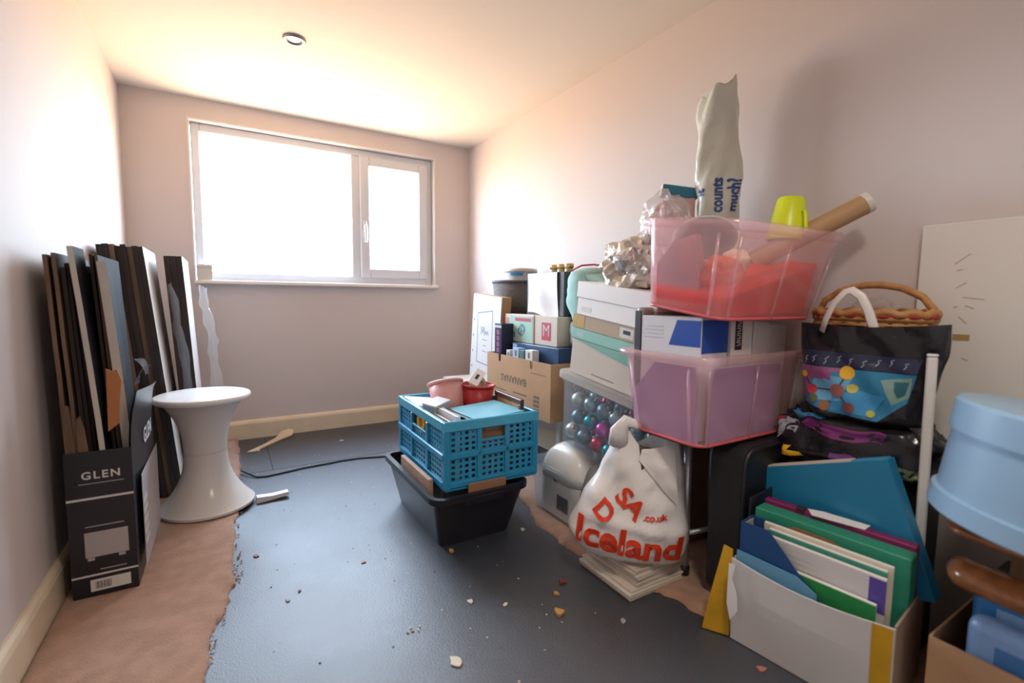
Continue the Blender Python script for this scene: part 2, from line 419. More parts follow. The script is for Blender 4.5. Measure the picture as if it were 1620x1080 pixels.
# printed picture of the convector heater on feet
bm = bmesh.new(); box(bm, cxm-0.038, cxm+0.052, BY0-0.0007, BY0-0.0002, 0.108, 0.176)
box(bm, cxm-0.034, cxm-0.020, BY0-0.0007, BY0-0.0002, 0.099, 0.107); box(bm, cxm+0.030, cxm+0.044, BY0-0.0007, BY0-0.0002, 0.099, 0.107)
obj('heater_picture', bm, mat('picture_grey', (0.40, 0.37, 0.37), 0.5), hb)
obj('caption_line', bx(cxm-0.01, cxm+0.045, BY0-0.0006, BY0-0.0002, 0.07, 0.073), print_grey, hb)
bl = obj('barcode_label', bx(cxm-0.032, cxm+0.052, BY0-0.0007, BY0-0.0002, 0.014, 0.046), mat('label_white', (0.68, 0.66, 0.64), 0.5), hb)
bm = bmesh.new()
for i in range(14): box(bm, cxm-0.022+i*0.0024, cxm-0.022+i*0.0024+(0.0014 if i % 3 else 0.0008), BY0-0.0010, BY0-0.0006, 0.020, 0.040)
obj('barcode', bm, mat('print_black', (0.02, 0.02, 0.02), 0.5), bl)
sd = lambda y, z: frame((BX1+0.0135, y, z), (0, 1, 0), (0, 0, 1))
text('lettering', 'GLEN', 0.062, print_white, side, sd(1.80, 0.385), 1.05, 0.025)
bm = bmesh.new(); box(bm, BX1+0.0130, BX1+0.0136, 1.64, 1.98, 0.03, 0.30)
hp = obj('heater_picture', bm, mat('picture_grey', (0.40, 0.37, 0.37), 0.5), side)
for i in range(5): obj('caption_line', bx(BX1+0.0137, BX1+0.0142, 1.65, 1.72, 0.09+i*0.03, 0.105+i*0.03), print_white, side)

# ---- flattened boards standing on edge
dark_face = mat('board_dark', (0.014, 0.015, 0.021), 0.85, bump=0.1, bscale=25, spec=0.12)
brown_face = mat('board_brown', (0.055, 0.036, 0.028), 0.8, bump=0.15, bscale=40, var=0.3)
edge_tan = mat('board_edge_tan', (0.23, 0.15, 0.095), 0.9, bump=0.5, bscale=160, var=0.55, vscale=14, stretch=(1, 1, 0.15))
edge_dark = mat('board_edge_dark', (0.045, 0.032, 0.028), 0.85, bump=0.4, bscale=120, var=0.6, vscale=10, stretch=(1, 1, 0.2))
edge_white = mat('board_edge_white', (0.62, 0.58, 0.52), 0.6, var=0.12, vscale=5)
white_face = mat('board_white', (0.66, 0.64, 0.62), 0.45, var=0.08, vscale=3)
orange_card = mat('orange_card', (0.42, 0.17, 0.06), 0.8)
def board(name, label, cat, loc, size, tilt, faces, edge, bow=0.0, group=None, yawz=0.0, ragged=0.0):
    """size=(thickness x, depth y, height z); faces=(left mat, right mat)"""
    th, d, h = size; bm = bmesh.new(); N = 12; rows = []
    for i in range(N+1):
        z = h*i/N; b = bow*math.sin(PI*i/N)
        e = ragged*fract((z*2, loc[0]*9, 0), 14)
        rows.append([bm.verts.new(p) for p in ((-th/2+b, 0+e, z), (th/2+b, 0+e, z), (th/2+b, d, z), (-th/2+b, d, z))])
    mi = (2, 1, 2, 0)
    for a, b in zip(rows, rows[1:]):
        for k in range(4):
            f = bm.faces.new((a[k], a[(k+1) % 4], b[(k+1) % 4], b[k])); f.material_index = mi[k]
    f = bm.faces.new(rows[0][::-1]); f.material_index = 2
    f = bm.faces.new(rows[-1]); f.material_index = 2
    o = obj(name, bm, [faces[0], faces[1], edge], None, loc, (0, tilt, yawz))
    return tag(o, label, cat, group)
GA = 'boards standing in the black carton'
z0 = 0.018
board('cardboard_sheet', 'tan-edged brown sheet nearest the left wall in the black carton', 'cardboard', (0.054, 1.61, z0), (0.009, 0.34, 0.89), -0.022, (brown_face, brown_face), edge_tan, 0.004, GA, ragged=0.006)
board('cardboard_sheet', 'tan-edged brown sheet, second from the left wall in the black carton', 'cardboard', (0.075, 1.61, z0), (0.008, 0.34, 0.895), -0.028, (brown_face, brown_face), edge_tan, 0.004, GA, ragged=0.006)
for i in range(4):
    board('dark_board', 'dark navy board, %s of four wedged in the black carton after the tan-edged sheets' % ('first', 'second', 'third', 'last')[i], 'panel', (0.092+i*0.0095, 1.625+0.01*i, z0), (0.0085, 0.36, 0.86+0.012*(i % 2)), -0.034-0.004*i, (dark_face, dark_face), edge_dark, 0.003, GA)
board('cream_edged_board', 'board with a worn cream and yellow edge leaning in the black carton', 'board', (0.136, 1.612, z0), (0.012, 0.11, 0.915), -0.060, (dark_face, dark_face), edge_white, 0.006, GA, ragged=0.003)
for i in range(2):
    board('dark_board', ('thin dark panel beside the cream-edged board in the carton', 'thin dark panel touching the slanted white board in the carton')[i], 'panel', (0.149+i*0.009, 1.68+0.01*i, z0), (0.007, 0.3, 0.90), -0.045, (dark_face, dark_face), edge_tan if i else edge_dark, 0.0, GA)
board('white_board', 'white-edged dark board slanting at the right of the black carton', 'board', (0.1705, 1.66, 0.20), (0.020, 0.06, 0.70), -0.055, (dark_face, dark_face), edge_white, 0.004, GA)
# torn orange-brown card flap in front of the dark panels
bm = prism([(0.134, 0.45), (0.158, 0.47), (0.162, 0.53), (0.168, 0.585), (0.160, 0.615), (0.148, 0.610), (0.137, 0.618)], 1.606, 1.609, 'y')
tag(obj('torn_card', bm, orange_card), 'small torn orange-brown card tucked into the black carton', 'card')

bm = prism([(0.047, 0.38), (0.068, 0.38), (0.064, 0.45), (0.060, 0.525), (0.048, 0.532), (0.046, 0.45)], 1.6030, 1.6060, 'y')
tag(obj('torn_card', bm, edge_tan), 'tan torn card at the left end of the black carton in front of the sheets', 'card')
bm = prism([(0.072, 0.38), (0.094, 0.38), (0.088, 0.46), (0.080, 0.50), (0.072, 0.49)], 1.6030, 1.6060, 'y')
tag(obj('torn_card', bm, edge_tan), 'shorter tan torn card in front of the second sheet in the black carton', 'card')
GB = 'stack of tall dark boards behind the carton'
for i in range(8):
    last = i == 7
    board('tall_dark_board', ('tallest dark board, white on one side, outermost of the stack against the left wall' if last else 'tall dark board, %s from the left wall in the stack behind the carton' % ('first', 'second', 'third', 'fourth', 'fifth', 'sixth', 'seventh')[i]), 'board',
          (0.112+i*0.0172, 2.26+random.uniform(0, 0.02), 0.013), (0.0165, 0.36, 0.985+random.uniform(-0.006, 0.003)), -0.088, (brown_face if i % 3 == 0 else dark_face, white_face if last else dark_face), edge_dark if i not in (2, 5) else edge_tan, 0.0, None if last else GB)
for i in range(3):
    last = i == 2
    board('thick_dark_board', ('dark board with a white face, outermost of the three beside the window' if last else '%s of three dark boards standing beside the window' % ('leftmost', 'middle')[i]), 'board',
          (0.262+i*0.021, 2.42, 0.013), (0.02, 0.38, 0.96), -0.052, (dark_face, white_face if last else dark_face), edge_dark, 0.0, None if last else 'inner dark boards below the window')
# crumpled clear film
film_m = clear_mat('clear_film', (0.96, 0.97, 0.98), (0.70, 0.71, 0.74), 0.10, 0.12, 0.5, bump=0.8, bscale=45)
def film(name, label, pts, width, seed, amp=0.018, n=26, m=10, w2=None):
    """sheet of crumpled plastic hung along a polyline"""
    bm = bmesh.new(); P = [Vector(p) for p in pts]; rows = []
    for i in range(n+1):
        s = i/n*(len(P)-1); k = min(int(s), len(P)-2); c = P[k].lerp(P[k+1], s-k)
        row = []
        for j in range(m+1):
            v = j/m-0.5; wv = width if w2 is None else width+(w2-width)*i/n
            p = c+Vector((v*wv*0.45, -v*wv*0.9, 0))
            q = p+Vector((fract(p+Vector((seed, 0, 0)), 14), fract(p+Vector((0, seed, 0)), 14), fract(p+Vector((0, 0, seed)), 10)))*amp
            row.append(bm.verts.new(q))
        rows.append(row)
    for a, b in zip(rows, rows[1:]):
        for j in range(m): bm.faces.new((a[j], a[j+1], b[j+1], b[j]))
    o = obj(name, bm, film_m, smooth=True)
    return tag(o, label, 'film')
film('plastic_film', 'crumpled clear plastic film hanging in front of the dark boards behind the stool', [(0.222, 2.36, 0.86), (0.245, 2.36, 0.70), (0.262, 2.35, 0.5), (0.27, 2.35, 0.06)], 0.07, 3.0, 0.012)
film('plastic_film', 'crumpled clear plastic film hanging right of the white-faced board under the window', [(0.325, 2.60, 0.85), (0.345, 2.58, 0.70), (0.365, 2.56, 0.45), (0.372, 2.54, 0.03)], 0.09, 9.0, 0.018)
film('plastic_film', 'small crumpled piece of white plastic on the carpet behind the stool', [(0.40, 2.42, 0.16), (0.425, 2.42, 0.12), (0.43, 2.41, 0.07), (0.41, 2.40, 0.03)], 0.10, 5.0, 0.022)

# ---- plastic pedestal stool
stool_m = mat('stool_plastic', (0.71, 0.69, 0.66), 0.22, var=0.05, vscale=4)
st = thing('pedestal_stool', 'white plastic hourglass pedestal stool standing on the carpet edge', 'stool', (0.328, 2.112, 0.0125))
def flare(r0, r1, za, zb, n=16, p=2.3):
    return [(r0+(r1-r0)*(i/n)**p, za+(zb-za)*i/n) for i in range(n+1)]
lo = [(0.150, 0.0), (0.157, 0.003), (0.158, 0.012)] + [(r, z) for r, z in reversed(flare(0.071, 0.153, 0.215, 0.016))]
o = obj('lower_half', lat(lo, 64), stool_m, st, smooth=True); auto(o, 0.9)
up_ = [(0.0705, 0.2155)] + flare(0.0708, 0.136, 0.217, 0.412)[0:]
o = obj('upper_half', lat(up_, 64), stool_m, st, smooth=True); auto(o, 0.9)
o = obj('seat', lat([(0.12, 0.408), (0.150, 0.409), (0.1565, 0.413), (0.158, 0.421), (0.155, 0.429), (0.149, 0.4315), (0.10, 0.4325), (0.0, 0.433)], 64), mat('stool_seat', (0.78, 0.78, 0.78), 0.25), st, smooth=True)

# ---- small carton on the sill
sc = thing('small_carton', 'small white carton standing on the left end of the window sill', 'carton', (0.325, 3.062, 0.896), (0, 0, 0.15))
obj('body', bx(-0.034, 0.034, -0.022, 0.022, 0, 0.066, 0.002), mat('carton_white', (0.6, 0.58, 0.55), 0.6), sc)
obj('lid', prism([(-0.038, 0.066), (0.036, 0.066), (0.030, 0.083), (-0.034, 0.079)], -0.024, 0.024, 'y'), mat('carton_white', (0.6, 0.58, 0.55), 0.6), sc)

# ================================================================== CENTRE: black tub with the blue crate on it
black_pl = mat('black_plastic', (0.012, 0.011, 0.017), 0.32)
tb_ = thing('storage_tub', 'black plastic storage tub on the floor under the blue crate', 'tub', (1.115, 1.607, 0.0))
o = obj('body', tub(0.330, 0.525, 0.185, 0.262, 0.430, 0.03, 0.004, 0.014), black_pl, tb_); auto(o)
for s in (-1, 1): obj('handle', bx(-0.07, 0.07, s*0.2715-0.006, s*0.2715+0.006, 0.150, 0.176, 0.003), black_pl, tb_)
# wooden slabs and a book filling the tub
tag(obj('wooden_block', bx(0.9625, 0.9785, 1.44, 1.73, 0.135, 0.216, 0.002), mat('pine_pinkish', (0.50, 0.33, 0.24), 0.6, var=0.15, vscale=4, stretch=(1, 6, 1))), 'pinkish wooden slab standing in the black tub along its left side', 'wood')
tag(obj('brown_book', bx(1.065, 1.205, 1.3505, 1.3585, 0.150, 0.212, 0.002), mat('book_brown', (0.30, 0.16, 0.09), 0.5)), 'brown book standing at the near end of the black tub', 'book')
tag(obj('book_stack', bx(1.005, 1.22, 1.43, 1.80, 0.005, 0.1885, 0.003), mat('dull_grey_card', (0.16, 0.15, 0.15), 0.7)), 'dull grey box inside the black tub under the blue crate', 'box')

blue_pl = mat('blue_plastic', (0.025, 0.29, 0.52), 0.30, var=0.06, vscale=5)
blue_pl2 = mat('blue_plastic_light', (0.06, 0.40, 0.62), 0.30)
CW, CD, CH = 0.356, 0.488, 0.230
crate = thing('folding_crate', 'bright blue folding plastic crate of odds and ends on the black tub', 'crate', (1.168, 1.608, 0.1895), (0, 0, -0.015))
def lattice(bm, org, u, v, w, h, nc, nr, t=0.0022, frac=0.52):
    """plate w x h in the plane (u, v) pierced by nc x nr square holes"""
    org, u, v = Vector(org), Vector(u), Vector(v); nrm = u.cross(v)
    us = [0.0]; vs = [0.0]
    pc, pr = w/nc, h/nr
    for i in range(nc): us += [pc*(i+0.5-frac/2), pc*(i+0.5+frac/2)]
    for i in range(nr): vs += [pr*(i+0.5-frac/2), pr*(i+0.5+frac/2)]
    us.append(w); vs.append(h)
    F = [[bm.verts.new(org+u*a+v*b+nrm*t/2) for a in us] for b in vs]
    B = [[bm.verts.new(org+u*a+v*b-nrm*t/2) for a in us] for b in vs]
    for r in range(len(vs)-1):
        for c in range(len(us)-1):
            hole = (r % 2 == 1) and (c % 2 == 1)
            q = ((r, c), (r, c+1), (r+1, c+1), (r+1, c))
            if not hole:
                bm.faces.new([F[a][b] for a, b in q]); bm.faces.new([B[a][b] for a, b in q][::-1])
            else:
                for k in range(4):
                    a, b = q[k], q[(k+1) % 4]
                    bm.faces.new((F[a[0]][a[1]], B[a[0]][a[1]], B[b[0]][b[1]], F[b[0]][b[1]]))
hw, hd = CW/2, CD/2
bm = bmesh.new()
box(bm, -hw, hw, -hd, -hd+0.014, CH-0.034, CH, 0.003); box(bm, -hw, hw, hd-0.014, hd, CH-0.034, CH, 0.003)
box(bm, -hw, -hw+0.014, -hd+0.014, hd-0.014, CH-0.034, CH, 0.003); box(bm, hw-0.014, hw, -hd+0.014, hd-0.014, CH-0.034, CH, 0.003)
obj('top_rim', bm, blue_pl2, crate)
obj('base', bx(-hw+0.004, hw-0.004, -hd+0.004, hd-0.004, 0, 0.012, 0.003), blue_pl, crate)
for sx in (-1, 1):
    for sy in (-1, 1):
        cx_, cy_ = sx*(hw-0.012), sy*(hd-0.012)
        obj('corner_post', bx(cx_-0.0105, cx_+0.0105, cy_-0.0105, cy_+0.0105, 0.006, CH-0.03, 0.003), blue_pl, crate)
# end walls: three columns by two rows of pierced panels, a hand hole in the upper middle
for s, nm in ((-1, 'end_wall'), (1, 'end_wall')):
    yy = s*(hd-0.006)
    bm = bmesh.new()
    for z_ in (0.012, 0.106): box(bm, -hw+0.02, hw-0.02, yy-0.006, yy+0.006, z_, z_+0.018, 0.002)
    for x_ in (-0.052, 0.052): box(bm, x_-0.008, x_+0.008, yy-0.006, yy+0.006, 0.03, CH-0.034, 0.002)
    box(bm, -0.044, 0.044, yy-0.004, yy+0.004, 0.152, 0.160, 0.001)
    w_ = obj(nm, bm, blue_pl, crate)
    for (x0, x1) in ((-hw+0.022, -0.060), (-0.044, 0.044), (0.060, hw-0.022)):
        for (za, zb) in ((0.030, 0.106), (0.124, 0.196)):
            if x0 == -0.044 and za > 0.1: zb = 0.152
            bm = bmesh.new(); lattice(bm, (x0, yy-s*0.003, za), (1, 0, 0), (0, 0, 1), x1-x0, zb-za, 4, 4 if zb-za > 0.05 else 2)
            obj('pierced_panel', bm, blue_pl, w_)
for s in (-1, 1):
    xx = s*(hw-0.006)
    bm = bmesh.new()
    box(bm, xx-0.006, xx+0.006, -hd+0.02, hd-0.02, 0.012, 0.030, 0.002)
    box(bm, xx-0.006+s*0.004, xx+0.006+s*0.004, -hd+0.006, hd-0.006, 0.104, 0.126, 0.003)
    for y_ in (-0.082, 0.082): box(bm, xx-0.006, xx+0.006, y_-0.008, y_+0.008, 0.03, CH-0.034, 0.002)
    box(bm, xx-0.005, xx+0.005, -0.074, 0.074, 0.150, 0.159, 0.001)
    w_ = obj('long_wall', bm, blue_pl, crate)
    for (y0, y1) in ((-hd+0.022, -0.090), (-0.074, 0.074), (0.090, hd-0.022)):
        for (za, zb) in ((0.030, 0.104), (0.126, 0.196)):
            if y0 == -0.074 and za > 0.1: zb = 0.150
            bm = bmesh.new(); lattice(bm, (xx-s*0.003, y0, za), (0, 1, 0), (0, 0, 1), y1-y0, zb-za, 6, 4 if zb-za > 0.05 else 2)
            obj('pierced_panel', bm, blue_pl, w_)
# contents of the crate
ZC = 0.1895
pink_m = mat('pink_plastic', (0.72, 0.36, 0.34), 0.35)
pb = thing('pink_bucket', 'pale pink plastic bucket tilted in the far corner of the blue crate', 'bucket', (1.152, 1.705, ZC+0.172), (-0.36, 0.0, 0.0))
obj('body', lat([(0.0, 0.0), (0.055, 0.0), (0.058, 0.003), (0.068, 0.120), (0.066, 0.120), (0.055, 0.005), (0.0, 0.005)], 40), pink_m, pb, smooth=True)
obj('rim', lat([(0.066, 0.115), (0.072, 0.116), (0.0735, 0.122), (0.070, 0.126), (0.065, 0.123)], 40), pink_m, pb, smooth=True)
red_m = mat('red_plastic', (0.52, 0.035, 0.035), 0.35)
rb = thing('red_bucket', 'red plastic bucket holding tape rolls at the back of the blue crate', 'bucket', (1.268, 1.70, ZC+0.150), (0.02, 0.04, 0))
obj('body', lat([(0.0, 0.0), (0.050, 0.0), (0.052, 0.003), (0.066, 0.125), (0.064, 0.125), (0.050, 0.005), (0.0, 0.005)], 40), red_m, rb, smooth=True)
obj('rim', lat([(0.064, 0.119), (0.070, 0.120), (0.071, 0.127), (0.067, 0.130), (0.063, 0.128)], 40), red_m, rb, smooth=True)
tp = thing('tape_roll', 'roll of brown parcel tape sitting in the red bucket', 'tape', (1.278, 1.70, ZC+0.262), (1.2, 0.3, 0.6))
obj('tape_ring', lat([(0.026, -0.02), (0.043, -0.02), (0.043, 0.02), (0.026, 0.02), (0.026, -0.02)], 36), mat('tape_brown', (0.42, 0.30, 0.20), 0.3), tp)
obj('core', lat([(0.0245, -0.02), (0.0258, -0.02), (0.0258, 0.02), (0.0245, 0.02), (0.0245, -0.02)], 36), mat('core_card', (0.5, 0.45, 0.38), 0.8), tp)
pt = thing('price_tag', 'white price tag with a dark slot lying across the red bucket', 'tag', (1.252, 1.665, ZC+0.312), (0.5, -0.35, 0.75))
obj('card', bx(-0.055, 0.055, -0.02, 0.02, -0.001, 0.002, 0.0008), mat('tag_white', (0.78, 0.76, 0.78), 0.4), pt)
obj('slot', bx(-0.018, 0.018, -0.006, 0.006, 0.0022, 0.0026), mat('print_black', (0.02, 0.02, 0.02), 0.5), pt)
lb = thing('blue_folder', 'light blue plastic folder lying flat on top of the blue crate', 'folder', (1.195, 1.475, ZC+0.216), (0.03, -0.03, 0.12))
obj('cover', bx(-0.095, 0.105, -0.085, 0.10, 0.008, 0.011, 0.001), mat('folder_sky', (0.17, 0.52, 0.68), 0.35), lb)
obj('pages', bx(-0.093, 0.100, -0.083, 0.096, 0.001, 0.008), mat('paper_white', (0.75, 0.73, 0.70), 0.7), lb)
obj('back_cover', bx(-0.095, 0.105, -0.085, 0.10, -0.002, 0.001, 0.001), mat('folder_sky', (0.17, 0.52, 0.68), 0.35), lb)
pf = thing('framed_picture', 'dark brown wooden picture frame standing at the right end of the blue crate', 'picture', (1.300, 1.52, ZC+0.02), (0.0, 0.05, -0.05))
fm = mat('frame_brown', (0.09, 0.045, 0.03), 0.4)
bm = bmesh.new(); box(bm, -0.008, 0.008, -0.105, 0.105, 0.225, 0.243, 0.002); box(bm, -0.008, 0.008, -0.105, 0.105, 0.0, 0.018, 0.002)
box(bm, -0.008, 0.008, -0.105, -0.088, 0.018, 0.225, 0.002); box(bm, -0.008, 0.008, 0.088, 0.105, 0.018, 0.225, 0.002)
obj('frame', bm, fm, pf); obj('backing', bx(-0.003, 0.003, -0.088, 0.088, 0.018, 0.225), mat('ochre_card', (0.55, 0.33, 0.16), 0.6, var=0.3, vscale=12), pf)
b1 = thing('silver_box', 'small pale silver box propped on books at the left of the blue crate', 'box', (1.055, 1.60, ZC+0.232), (0.1, -0.12, 0.5))
obj('body', bx(-0.042, 0.042, -0.03, 0.03, -0.012, 0.014, 0.002), mat('silver_card', (0.42, 0.50, 0.56), 0.35), b1)
obj('lid', bx(-0.044, 0.044, -0.032, 0.032, 0.010, 0.0175, 0.002), mat('silver_card_light', (0.66, 0.70, 0.74), 0.35), b1)
tag(obj('white_envelope', bx(-0.055, 0.055, -0.075, 0.075, -0.004, 0.004, 0.002), mat('paper_bright', (0.80, 0.80, 0.82), 0.6), None, (1.055, 1.72, ZC+0.222), (0.06, 0.16, 0.05)), 'white envelope lying over books at the far left of the blue crate', 'envelope')
for i, (x_, y0, y1, h_, c, lab) in enumerate(((1.012, 1.66, 1.83, 0.212, (0.10, 0.10, 0.13), 'dark book standing along the left wall of the blue crate'), (1.030, 1.41, 1.78, 0.205, (0.30, 0.18, 0.10), 'brown book standing second from the left in the blue crate'), (1.050, 1.40, 1.56, 0.222, (0.70, 0.70, 0.74), 'white plastic case standing near the front left of the blue crate'), (1.072, 1.40, 1.62, 0.200, (0.03, 0.05, 0.08), 'black case standing beside the white case in the blue crate'))):
    b_ = thing('book', lab, 'book', (x_, (y0+y1)/2, ZC+0.014))
    L_ = (y1-y0)/2; cm = mat('book_cover_%d' % i, c, 0.4)
    bm = bmesh.new(); box(bm, -0.0075, -0.0055, -L_, L_, 0, h_); box(bm, 0.0055, 0.0075, -L_, L_, 0, h_); box(bm, -0.0075, 0.0075, -L_-0.002, -L_, 0, h_)
    obj('cover', bm, cm, b_); obj('pages', bx(-0.0053, 0.0053, -L_+0.0005, L_-0.003, 0.002, h_-0.003), mat('paper_white', (0.75, 0.73, 0.70), 0.7), b_)
tag(obj('wooden_box', bx(1.11, 1.27, 1.391, 1.45, ZC+0.013, ZC+0.195, 0.002), mat('pine_dark', (0.33, 0.19, 0.10), 0.55, var=0.35, vscale=5, stretch=(1, 1, 9))), 'brown wooden box showing through the hand hole of the blue crate', 'box')
tag(obj('yellow_tape', lat([(0.02, -0.012), (0.035, -0.012), (0.035, 0.012), (0.02, 0.012), (0.02, -0.012)], 24), mat('yellow_plastic', (0.78, 0.42, 0.03), 0.4), None, (1.008, 1.605, ZC+0.176), (0, PI/2, 0), ), 'yellow tape roll showing through the side hand hole of the blue crate', 'tape')
tag(obj('grey_carton', bx(1.10, 1.28, 1.47, 1.63, ZC+0.013, ZC+0.20, 0.003), mat('dull_blue_card', (0.10, 0.12, 0.17), 0.6)), 'dull blue carton in the middle of the blue crate', 'carton')
tag(obj('blue_notebook', bx(-0.005, 0.005, -0.07, 0.07, 0, 0.10, 0.001), mat('notebook_blue', (0.03, 0.16, 0.33), 0.4), None, (1.213, 1.73, ZC+0.150), (0, 0.1, 0.4)), 'blue notebook standing between the pink and red buckets', 'notebook')
tag(obj('shoe_carton', bx(1.09, 1.325, 1.64, 1.82, ZC+0.013, ZC+0.149, 0.002), mat('brown_card', (0.36, 0.23, 0.13), 0.8)), 'brown carton at the bottom of the blue crate under the buckets', 'carton')
# ================================================================== RIGHT SIDE, FAR END
card = mat('corrugated_card', (0.50, 0.30, 0.16), 0.85, bump=0.12, bscale=50, var=0.1, vscale=5)
white_pl = mat('white_laminate', (0.72, 0.70, 0.66), 0.35)
ink = mat('box_print', (0.17, 0.13, 0.10), 0.7)
# low white table that carries the far pile
TZ = 0.318
lt = thing('low_table', 'low white table by the far wall carrying the banana box', 'table', (0, 0, 0))
obj('tabletop', bx(1.575, 1.885, 1.55, 2.78, TZ-0.02, TZ, 0.003), white_pl, lt)
for x_ in (1.60, 1.86):
    for y_ in (1.58, 2.74): obj('leg', bx(x_-0.013, x_+0.013, y_-0.013, y_+0.013, 0, TZ-0.02, 0.002), white_pl, lt)
# banana box, open top, lying upside-down print
bb_ = thing('banana_box', 'brown cardboard banana box with upside-down lettering full of board games', 'box', (1.50, 0, TZ))
y0, y1, hB, dB, tk = 1.515, 2.045, 0.235, 0.36, 0.005
def notch_panel():
    pts = [(y0, 0), (y1, 0), (y1, hB), (y1-0.03, hB)]
    for c in (1.925, 1.655):
        pts += [(c+0.012, hB), (c+0.010, hB-0.03), (c, hB-0.036), (c-0.010, hB-0.03), (c-0.012, hB)]
    pts += [(y0, hB)]
    return prism(pts, 0, tk, 'x')
fp = obj('front_panel', notch_panel(), card, bb_)
obj('back_panel', bx(dB-tk, dB, y0, y1, 0, hB), card, bb_)
obj('near_panel', bx(tk, dB-tk, y0, y0+tk, 0, hB), card, bb_)
obj('far_panel', bx(tk, dB-tk, y1-tk, y1, 0, hB), card, bb_)
obj('base', bx(tk, dB-tk, y0+tk, y1-tk, 0, tk), card, bb_)
F = lambda y, z: frame((-0.0006, y, z), (0, 1, 0), (0, 0, -1))     # upside down on the side facing the room
text('lettering', 'BANANAS', 0.046, ink, fp, F(1.80, 0.135), 1.05, 0.02)
obj('print_line', bx(-0.0008, -0.0002, 1.69, 1.80, 0.076, 0.082), ink, fp)
obj('print_line', bx(-0.0008, -0.0002, 1.86, 1.96, 0.072, 0.077), ink, fp)
for k in range(4): obj('print_line', bx(-0.0008, -0.0002, 1.595, 1.635, 0.028+k*0.018, 0.039+k*0.018), ink, fp)
obj('print_line', bx(-0.0008, -0.0002, 1.55, 1.66, 0.183, 0.186), ink, fp)
# white framed picture box standing on edge at the end of the table
ab = thing('picture_box', 'tall flat white box with a blue line drawing standing on the low table', 'box', (1.560, 2.065, TZ), (0.075, 0.02, 0.0))
wf = mat('picture_box_white', (0.70, 0.69, 0.68), 0.4)
obj('card_body', bx(0.003, 0.055, 0, 0.31, 0, 0.50, 0.001), card, ab)
fa = obj('white_face', bx(0.0, 0.003, 0.002, 0.308, 0.002, 0.498, 0.0005), wf, ab)
lineb = mat('blue_line_print', (0.16, 0.25, 0.42), 0.5)
bm = bmesh.new()
def strip_yz(bm, a, b, w=0.0035, x=-0.0006):
    a, b = Vector(a), Vector(b); d = (b-a).normalized(); n = Vector((-d.y, d.x))*w/2
    v = [bm.verts.new((x, p.x, p.y)) for p in (a+n, b+n, b-n, a-n)]; bm.faces.new(v)
quad = [(0.07, 0.14), (0.235, 0.14), (0.245, 0.40), (0.085, 0.425)]
for i in range(4): strip_yz(bm, quad[i], quad[(i+1) % 4], 0.005)
obj('outline_print', bm, lineb, fa)
FB = lambda y, z: frame((-0.0008, y, z), (0, -1, 0), (0, 0, 1))
bm = bmesh.new(); zig = [(0.20, 0.29), (0.195, 0.335), (0.180, 0.30), (0.168, 0.335), (0.160, 0.292), (0.148, 0.315), (0.140, 0.294), (0.128, 0.316), (0.118, 0.296)]
for a, b in zip(zig, zig[1:]): strip_yz(bm, a, b, 0.0035, -0.0009)
obj('scribble', bm, mat('ink_blue', (0.2, 0.27, 0.42), 0.6), fa)
for k, (w_, z_) in enumerate(((0.05, 0.265), (0.035, 0.235), (0.05, 0.205))):
    obj('ink_line', bx(-0.0008, -0.0003, 0.155-w_/2, 0.155+w_/2, z_, z_+0.003), lineb, fa)
for k in range(4): obj('ink_dot', bx(-0.0008, -0.0003, 0.282, 0.292, 0.10+0.085*k, 0.112+0.085*k), lineb, fa)
# games and books packed in the banana box
Z0 = TZ+0.0055
tag(obj('base_game', bx(1.545, 1.85, 1.535, 1.905, Z0, 0.543, 0.003), mat('game_grey_blue', (0.10, 0.14, 0.20), 0.5)), 'large grey-blue game box at the bottom of the banana box', 'box')
dk = thing('dark_book', 'dark navy book with a purple spine title standing in the banana box', 'book', (1.520, 1.975, Z0), (0, 0, 0))
obj('cover', bx(0, 0.16, -0.033, 0.033, 0, 0.37, 0.001), mat('navy_cover', (0.02, 0.022, 0.05), 0.4), dk)
for k in range(5): obj('spine_print', bx(-0.001, -0.0004, -0.012, 0.014, 0.205+k*0.028, 0.227+k*0.028), mat('purple_print', (0.30, 0.08, 0.22), 0.5), dk)
obj('head_band', bx(-0.001, -0.0004, -0.032, 0.032, 0.350, 0.362), mat('pale_print', (0.5, 0.52, 0.55), 0.5), dk)
bg_ = thing('blue_game_box', 'long dark blue game box lying under the mint-green game', 'box', (1.555, 0, 0.5445))
obj('body', bx(0, 0.27, 1.54, 1.90, 0, 0.066, 0.002), mat('game_blue', (0.025, 0.075, 0.17), 0.35), bg_)
obj('end_label', bx(-0.0008, -0.0002, 1.86, 1.895, 0.006, 0.06), mat('pale_blue_print', (0.30, 0.44, 0.65), 0.5), bg_)
obj('title_print', bx(-0.0008, -0.0002, 1.76, 1.80, 0.010, 0.022), mat('pale_blue_print', (0.30, 0.44, 0.65), 0.5), bg_)
mono = thing('board_game', 'mint-green board game with a red title strip standing above the blue game', 'board game', (1.585, 0, 0.6115))
mint = mat('mint_print', (0.36, 0.56, 0.48), 0.4)
cream = mat('cream_print', (0.70, 0.60, 0.50), 0.5)
obj('body', bx(0, 0.05, 1.772, 2.022, 0, 0.127, 0.001), cream, mono)
ff = obj('face_print', bx(-0.0012, 0, 1.778, 1.976, 0.006, 0.121), mint, mono)
redp = mat('red_print', (0.46, 0.05, 0.09), 0.5)
obj('title_strip', bx(-0.002, -0.0014, 1.79, 1.925, 0.096, 0.112), redp, ff)
text('square_lettering', 'GO', 0.045, mat('dark_teal_print', (0.05, 0.16, 0.19), 0.5), ff, frame((-0.0022, 1.868, 0.055), (0, -0.82, 0.57), (0, 0.57, 0.82)), 0.9)
bm = bmesh.new(); strip_q = [(1.838, 0.055), (1.868, 0.028), (1.900, 0.055), (1.868, 0.084)]
